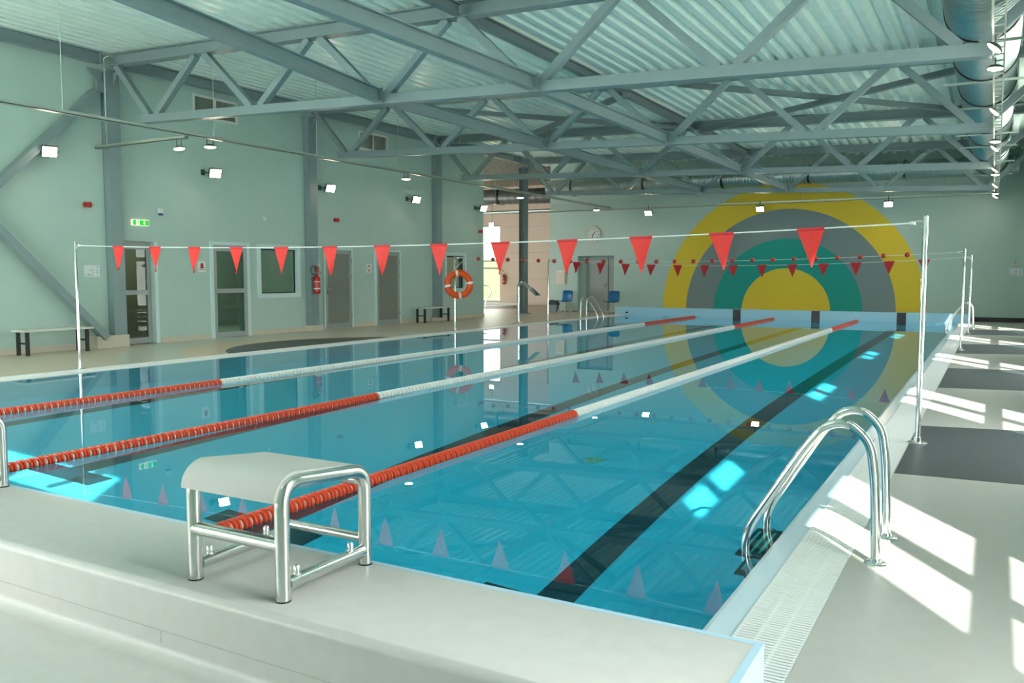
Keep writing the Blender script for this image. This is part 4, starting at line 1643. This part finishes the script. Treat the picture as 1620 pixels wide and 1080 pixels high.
def paper_sheet(o, u, w, h, label, marks):
    """o: lower left corner, u: unit vector along the width; normal n"""
    u = Vector(u)
    n = Vector((1, 0, 0)) if abs(u.y) > 0.5 else Vector((0, -1, 0))
    o = Vector(o)
    root = thing('paper_notice', label, 'notice', o)
    def rect(bm, a, b, c, d, t0, t1):
        vs = []
        for t in (t0, t1):
            for p, q_ in ((a, c), (b, c), (b, d), (a, d)):
                vs.append(bm.verts.new(o+u*p+Vector((0, 0, q_))+n*t))
        for f in ((0, 1, 2, 3), (4, 5, 6, 7), (0, 1, 5, 4), (1, 2, 6, 5), (2, 3, 7, 6), (3, 0, 4, 7)):
            bm.faces.new([vs[i] for i in f])
    bm = new()
    rect(bm, 0, w, 0, h, 0.0, 0.003)
    wobj('sheet', bm, PAPER, root)
    bm = new()
    for a, b, c, d in marks:
        rect(bm, a*w, b*w, c*h, d*h, 0.0028, 0.0042)
    wobj('print', bm, INK, root)
mk = [(0.06, 0.2, 0.06, 0.10), (0.06, 0.17, 0.2, 0.25), (0.25, 0.35, 0.1, 0.25), (0.42, 0.55, 0.06, 0.12), (0.42, 0.5, 0.18, 0.26), (0.35, 0.52, 0.5, 0.56), (0.40, 0.5, 0.62, 0.68),
      (0.45, 0.52, 0.84, 0.88), (0.56, 0.62, 0.3, 0.4), (0.56, 0.61, 0.5, 0.58), (0.55, 0.6, 0.7, 0.78), (0.80, 0.88, 0.3, 0.46), (0.81, 0.86, 0.5, 0.64), (0.80, 0.9, 0.82, 0.92), (0.80, 0.86, 0.10, 0.16)]
paper_sheet((WXL, 7.21, 1.345), (0, 1, 0), 0.31, 0.21, 'white printed notice on the left wall, left of the first column', mk)
paper_sheet((1.39, WYF, 1.37), (1, 0, 0), 0.32, 0.21, 'printed notice on the far wall at the right picture edge', mk)
root = thing('alarm_panel', 'small cream twin button box over the printed notice on the far wall', 'alarm', (1.52, WYF, 1.66))
bm = new()
box(bm, -0.085, -0.005, -0.05, 0, 0, 0.075, 0, 0.006)
box(bm, 0.005, 0.085, -0.05, 0, 0, 0.075, 0, 0.006)
obj('box', bm, CREAM, root)
bm = new()
lathe(bm, (0.0, -0.03, 0.07), (0, 0, 1), [(0.02, 0), (0.02, 0.02), (0, 0.03)], 10)
obj('knob', bm, COPPER, root)

# extinguishers
def extinguisher(loc, label, s=1.0, rot=0.0):
    root = thing('fire_extinguisher', label, 'fire extinguisher', loc, rot, 'wall hung fire extinguishers')
    bm = new()
    lathe(bm, (0, 0, 0), (0, 0, 1), [(0.0, 0), (0.06, 0.005), (0.078, 0.03), (0.08, 0.06), (0.08, 0.36), (0.07, 0.40), (0.035, 0.435), (0.025, 0.44)], 22)
    obj('cylinder', bm, REDM, root)
    bm = new()
    for z0, z1 in ((0.12, 0.145), (0.29, 0.305)):
        lathe(bm, (0, 0, 0), (0, 0, 1), [(0.0805, z0), (0.0815, z0), (0.0815, z1), (0.0805, z1)], 22)
    obj('label_band', bm, SIGNW, root)
    bm = new()
    box(bm, -0.018, 0.018, -0.018, 0.018, 0.43, 0.475)
    beam(bm, (0, -0.01, 0.48), (0.03, 0.14, 0.52), 0.025, 0.012)
    beam(bm, (0, -0.01, 0.465), (0.03, 0.13, 0.465), 0.025, 0.01)
    obj('valve', bm, SIREN, root)
    bm = new()
    pts = []
    for k in range(15):
        a = math.radians(-40-250*k/14)
        pts.append((0.02, -0.12+0.12*math.cos(a), 0.57+0.095*math.sin(a)))
    pts = [(0, -0.01, 0.455)] + [(p[0], p[1], p[2]) for p in pts[4:]] 
    tube(bm, [(0.0, -0.015, 0.46), (0.01, -0.07, 0.462), (0.01, -0.14, 0.475), (0.01, -0.20, 0.52), (0.01, -0.225, 0.58), (0.01, -0.20, 0.64), (0.01, -0.14, 0.675), (0.01, -0.07, 0.665), (0.01, -0.01, 0.62), (0.01, 0.02, 0.575)], 0.011, 8)
    obj('hose', bm, BLACK, root)
    bm = new()
    box(bm, -0.11, 0.0, -0.02, 0.02, 0.36, 0.38)
    box(bm, -0.10, -0.075, -0.03, 0.03, 0.30, 0.42)
    obj('bracket', bm, BLACK, root)
extinguisher((WXL+0.32, 13.02, 0.92), 'red fire extinguisher with looped hose on the second column')
extinguisher((-18.9, 31.85, 0.95), 'red fire extinguisher in the hall beyond, beside the bright window', rot=-math.pi/2)
root = thing('wall_sign', 'small red square extinguisher sign on the second column', 'sign', (WXL+0.214, 13.16, 1.45))
bm = new()
box(bm, 0, 0.006, -0.06, 0.06, 0, 0.13)
obj('plate', bm, SIREN, root)
bm = new()
box(bm, 0.005, 0.008, -0.02, 0.015, 0.03, 0.10, 0)
obj('symbol', bm, SIGNW, root)

# clock
root = thing('wall_clock', 'round white wall clock above the far grey door', 'clock', (-11.73, WYF, 2.85))
bm = new()
lathe(bm, (0, 0, 0), (0, -1, 0), [(0.30, 0), (0.30, 0.045), (0.285, 0.055), (0.262, 0.05), (0.258, 0.04)], 40)
obj('rim', bm, CLOCKR, root)
bm = new()
lathe(bm, (0, 0, 0), (0, -1, 0), [(0.26, 0.03), (0.26, 0.042)], 40)
obj('face', bm, CLOCKF, root)
bm = new()
for k in range(12):
    a = math.radians(30*k)
    r0 = 0.19
    r1 = 0.23
    beam(bm, (r0*math.sin(a), -0.043, r0*math.cos(a)), (r1*math.sin(a), -0.043, r1*math.cos(a)), 0.004, 0.026, (0, 1, 0) if False else (math.cos(a), 0, -math.sin(a)))
obj('hour_marks', bm, BLACK, root)
for nm, ang, L in (('hour_hand', 46, 0.15), ('minute_hand', 192, 0.20)):
    bm = new()
    a = math.radians(ang)
    beam(bm, (-0.03*math.sin(a), -0.048, -0.03*math.cos(a)), (L*math.sin(a), -0.048, L*math.cos(a)), 0.004, 0.018, (math.cos(a), 0, -math.sin(a)))
    obj(nm, bm, BLACK, root)

# electrical box on far wall
root = thing('meter_cabinet', 'cream wall cabinet left of the far grey door', 'cabinet', (-13.04, WYF, 1.03))
bm = new()
box(bm, -0.2, 0.2, -0.06, 0, 0, 0.55, 0, 0.006)
obj('body', bm, CREAM, root)
bm = new()
box(bm, -0.185, 0.185, -0.068, -0.058, 0.015, 0.535, 0, 0.003)
obj('door', bm, CREAM, root)
bm = new()
box(bm, -0.10, 0.10, -0.071, -0.066, 0.46, 0.51)
obj('label_plate', bm, SIGNW, root)

# floor inlets under water
def inlet(x, y, label):
    bm = new()
    lathe(bm, (x, y, -DEPTH), (0, 0, 1), [(0.10, -0.005), (0.10, 0.012), (0.085, 0.018), (0.055, 0.018), (0.05, 0.012), (0.0, 0.012)], 28)
    single('floor_inlet', bm, MATS['cream plastic'], label, 'pool inlet', (x, y, -DEPTH), 'round inlets on the pool floor')
inlet(-2.30, 5.0, 'round inlet on the pool floor beside the lane rope nearest the block')
inlet(-7.3, 9.0, 'round inlet on the pool floor between the two left lane ropes')
inlet(-2.5, 13.4, 'round inlet on the pool floor in front of the mural reflection')
bm = new()
box(bm, -10.05, -9.95, YF-0.03, YF+0.001, 0.075, 0.125, 0, 0.01)
single('inlet_fitting', bm, BLACK, 'small dark fitting on the left end of the far parapet', 'fitting', (-10.0, YF, 0.075))
# reflection-like lawn furniture is left out; mat behind the recessed door
bm = new()
box(bm, WXL-1.3, WXL-0.5, 7.9, 9.2, DZ, DZ+0.012)
single('door_mat', bm, COPPER, 'brown mat on the floor behind the recessed glass door', 'mat', (WXL-0.9, 8.5, DZ))
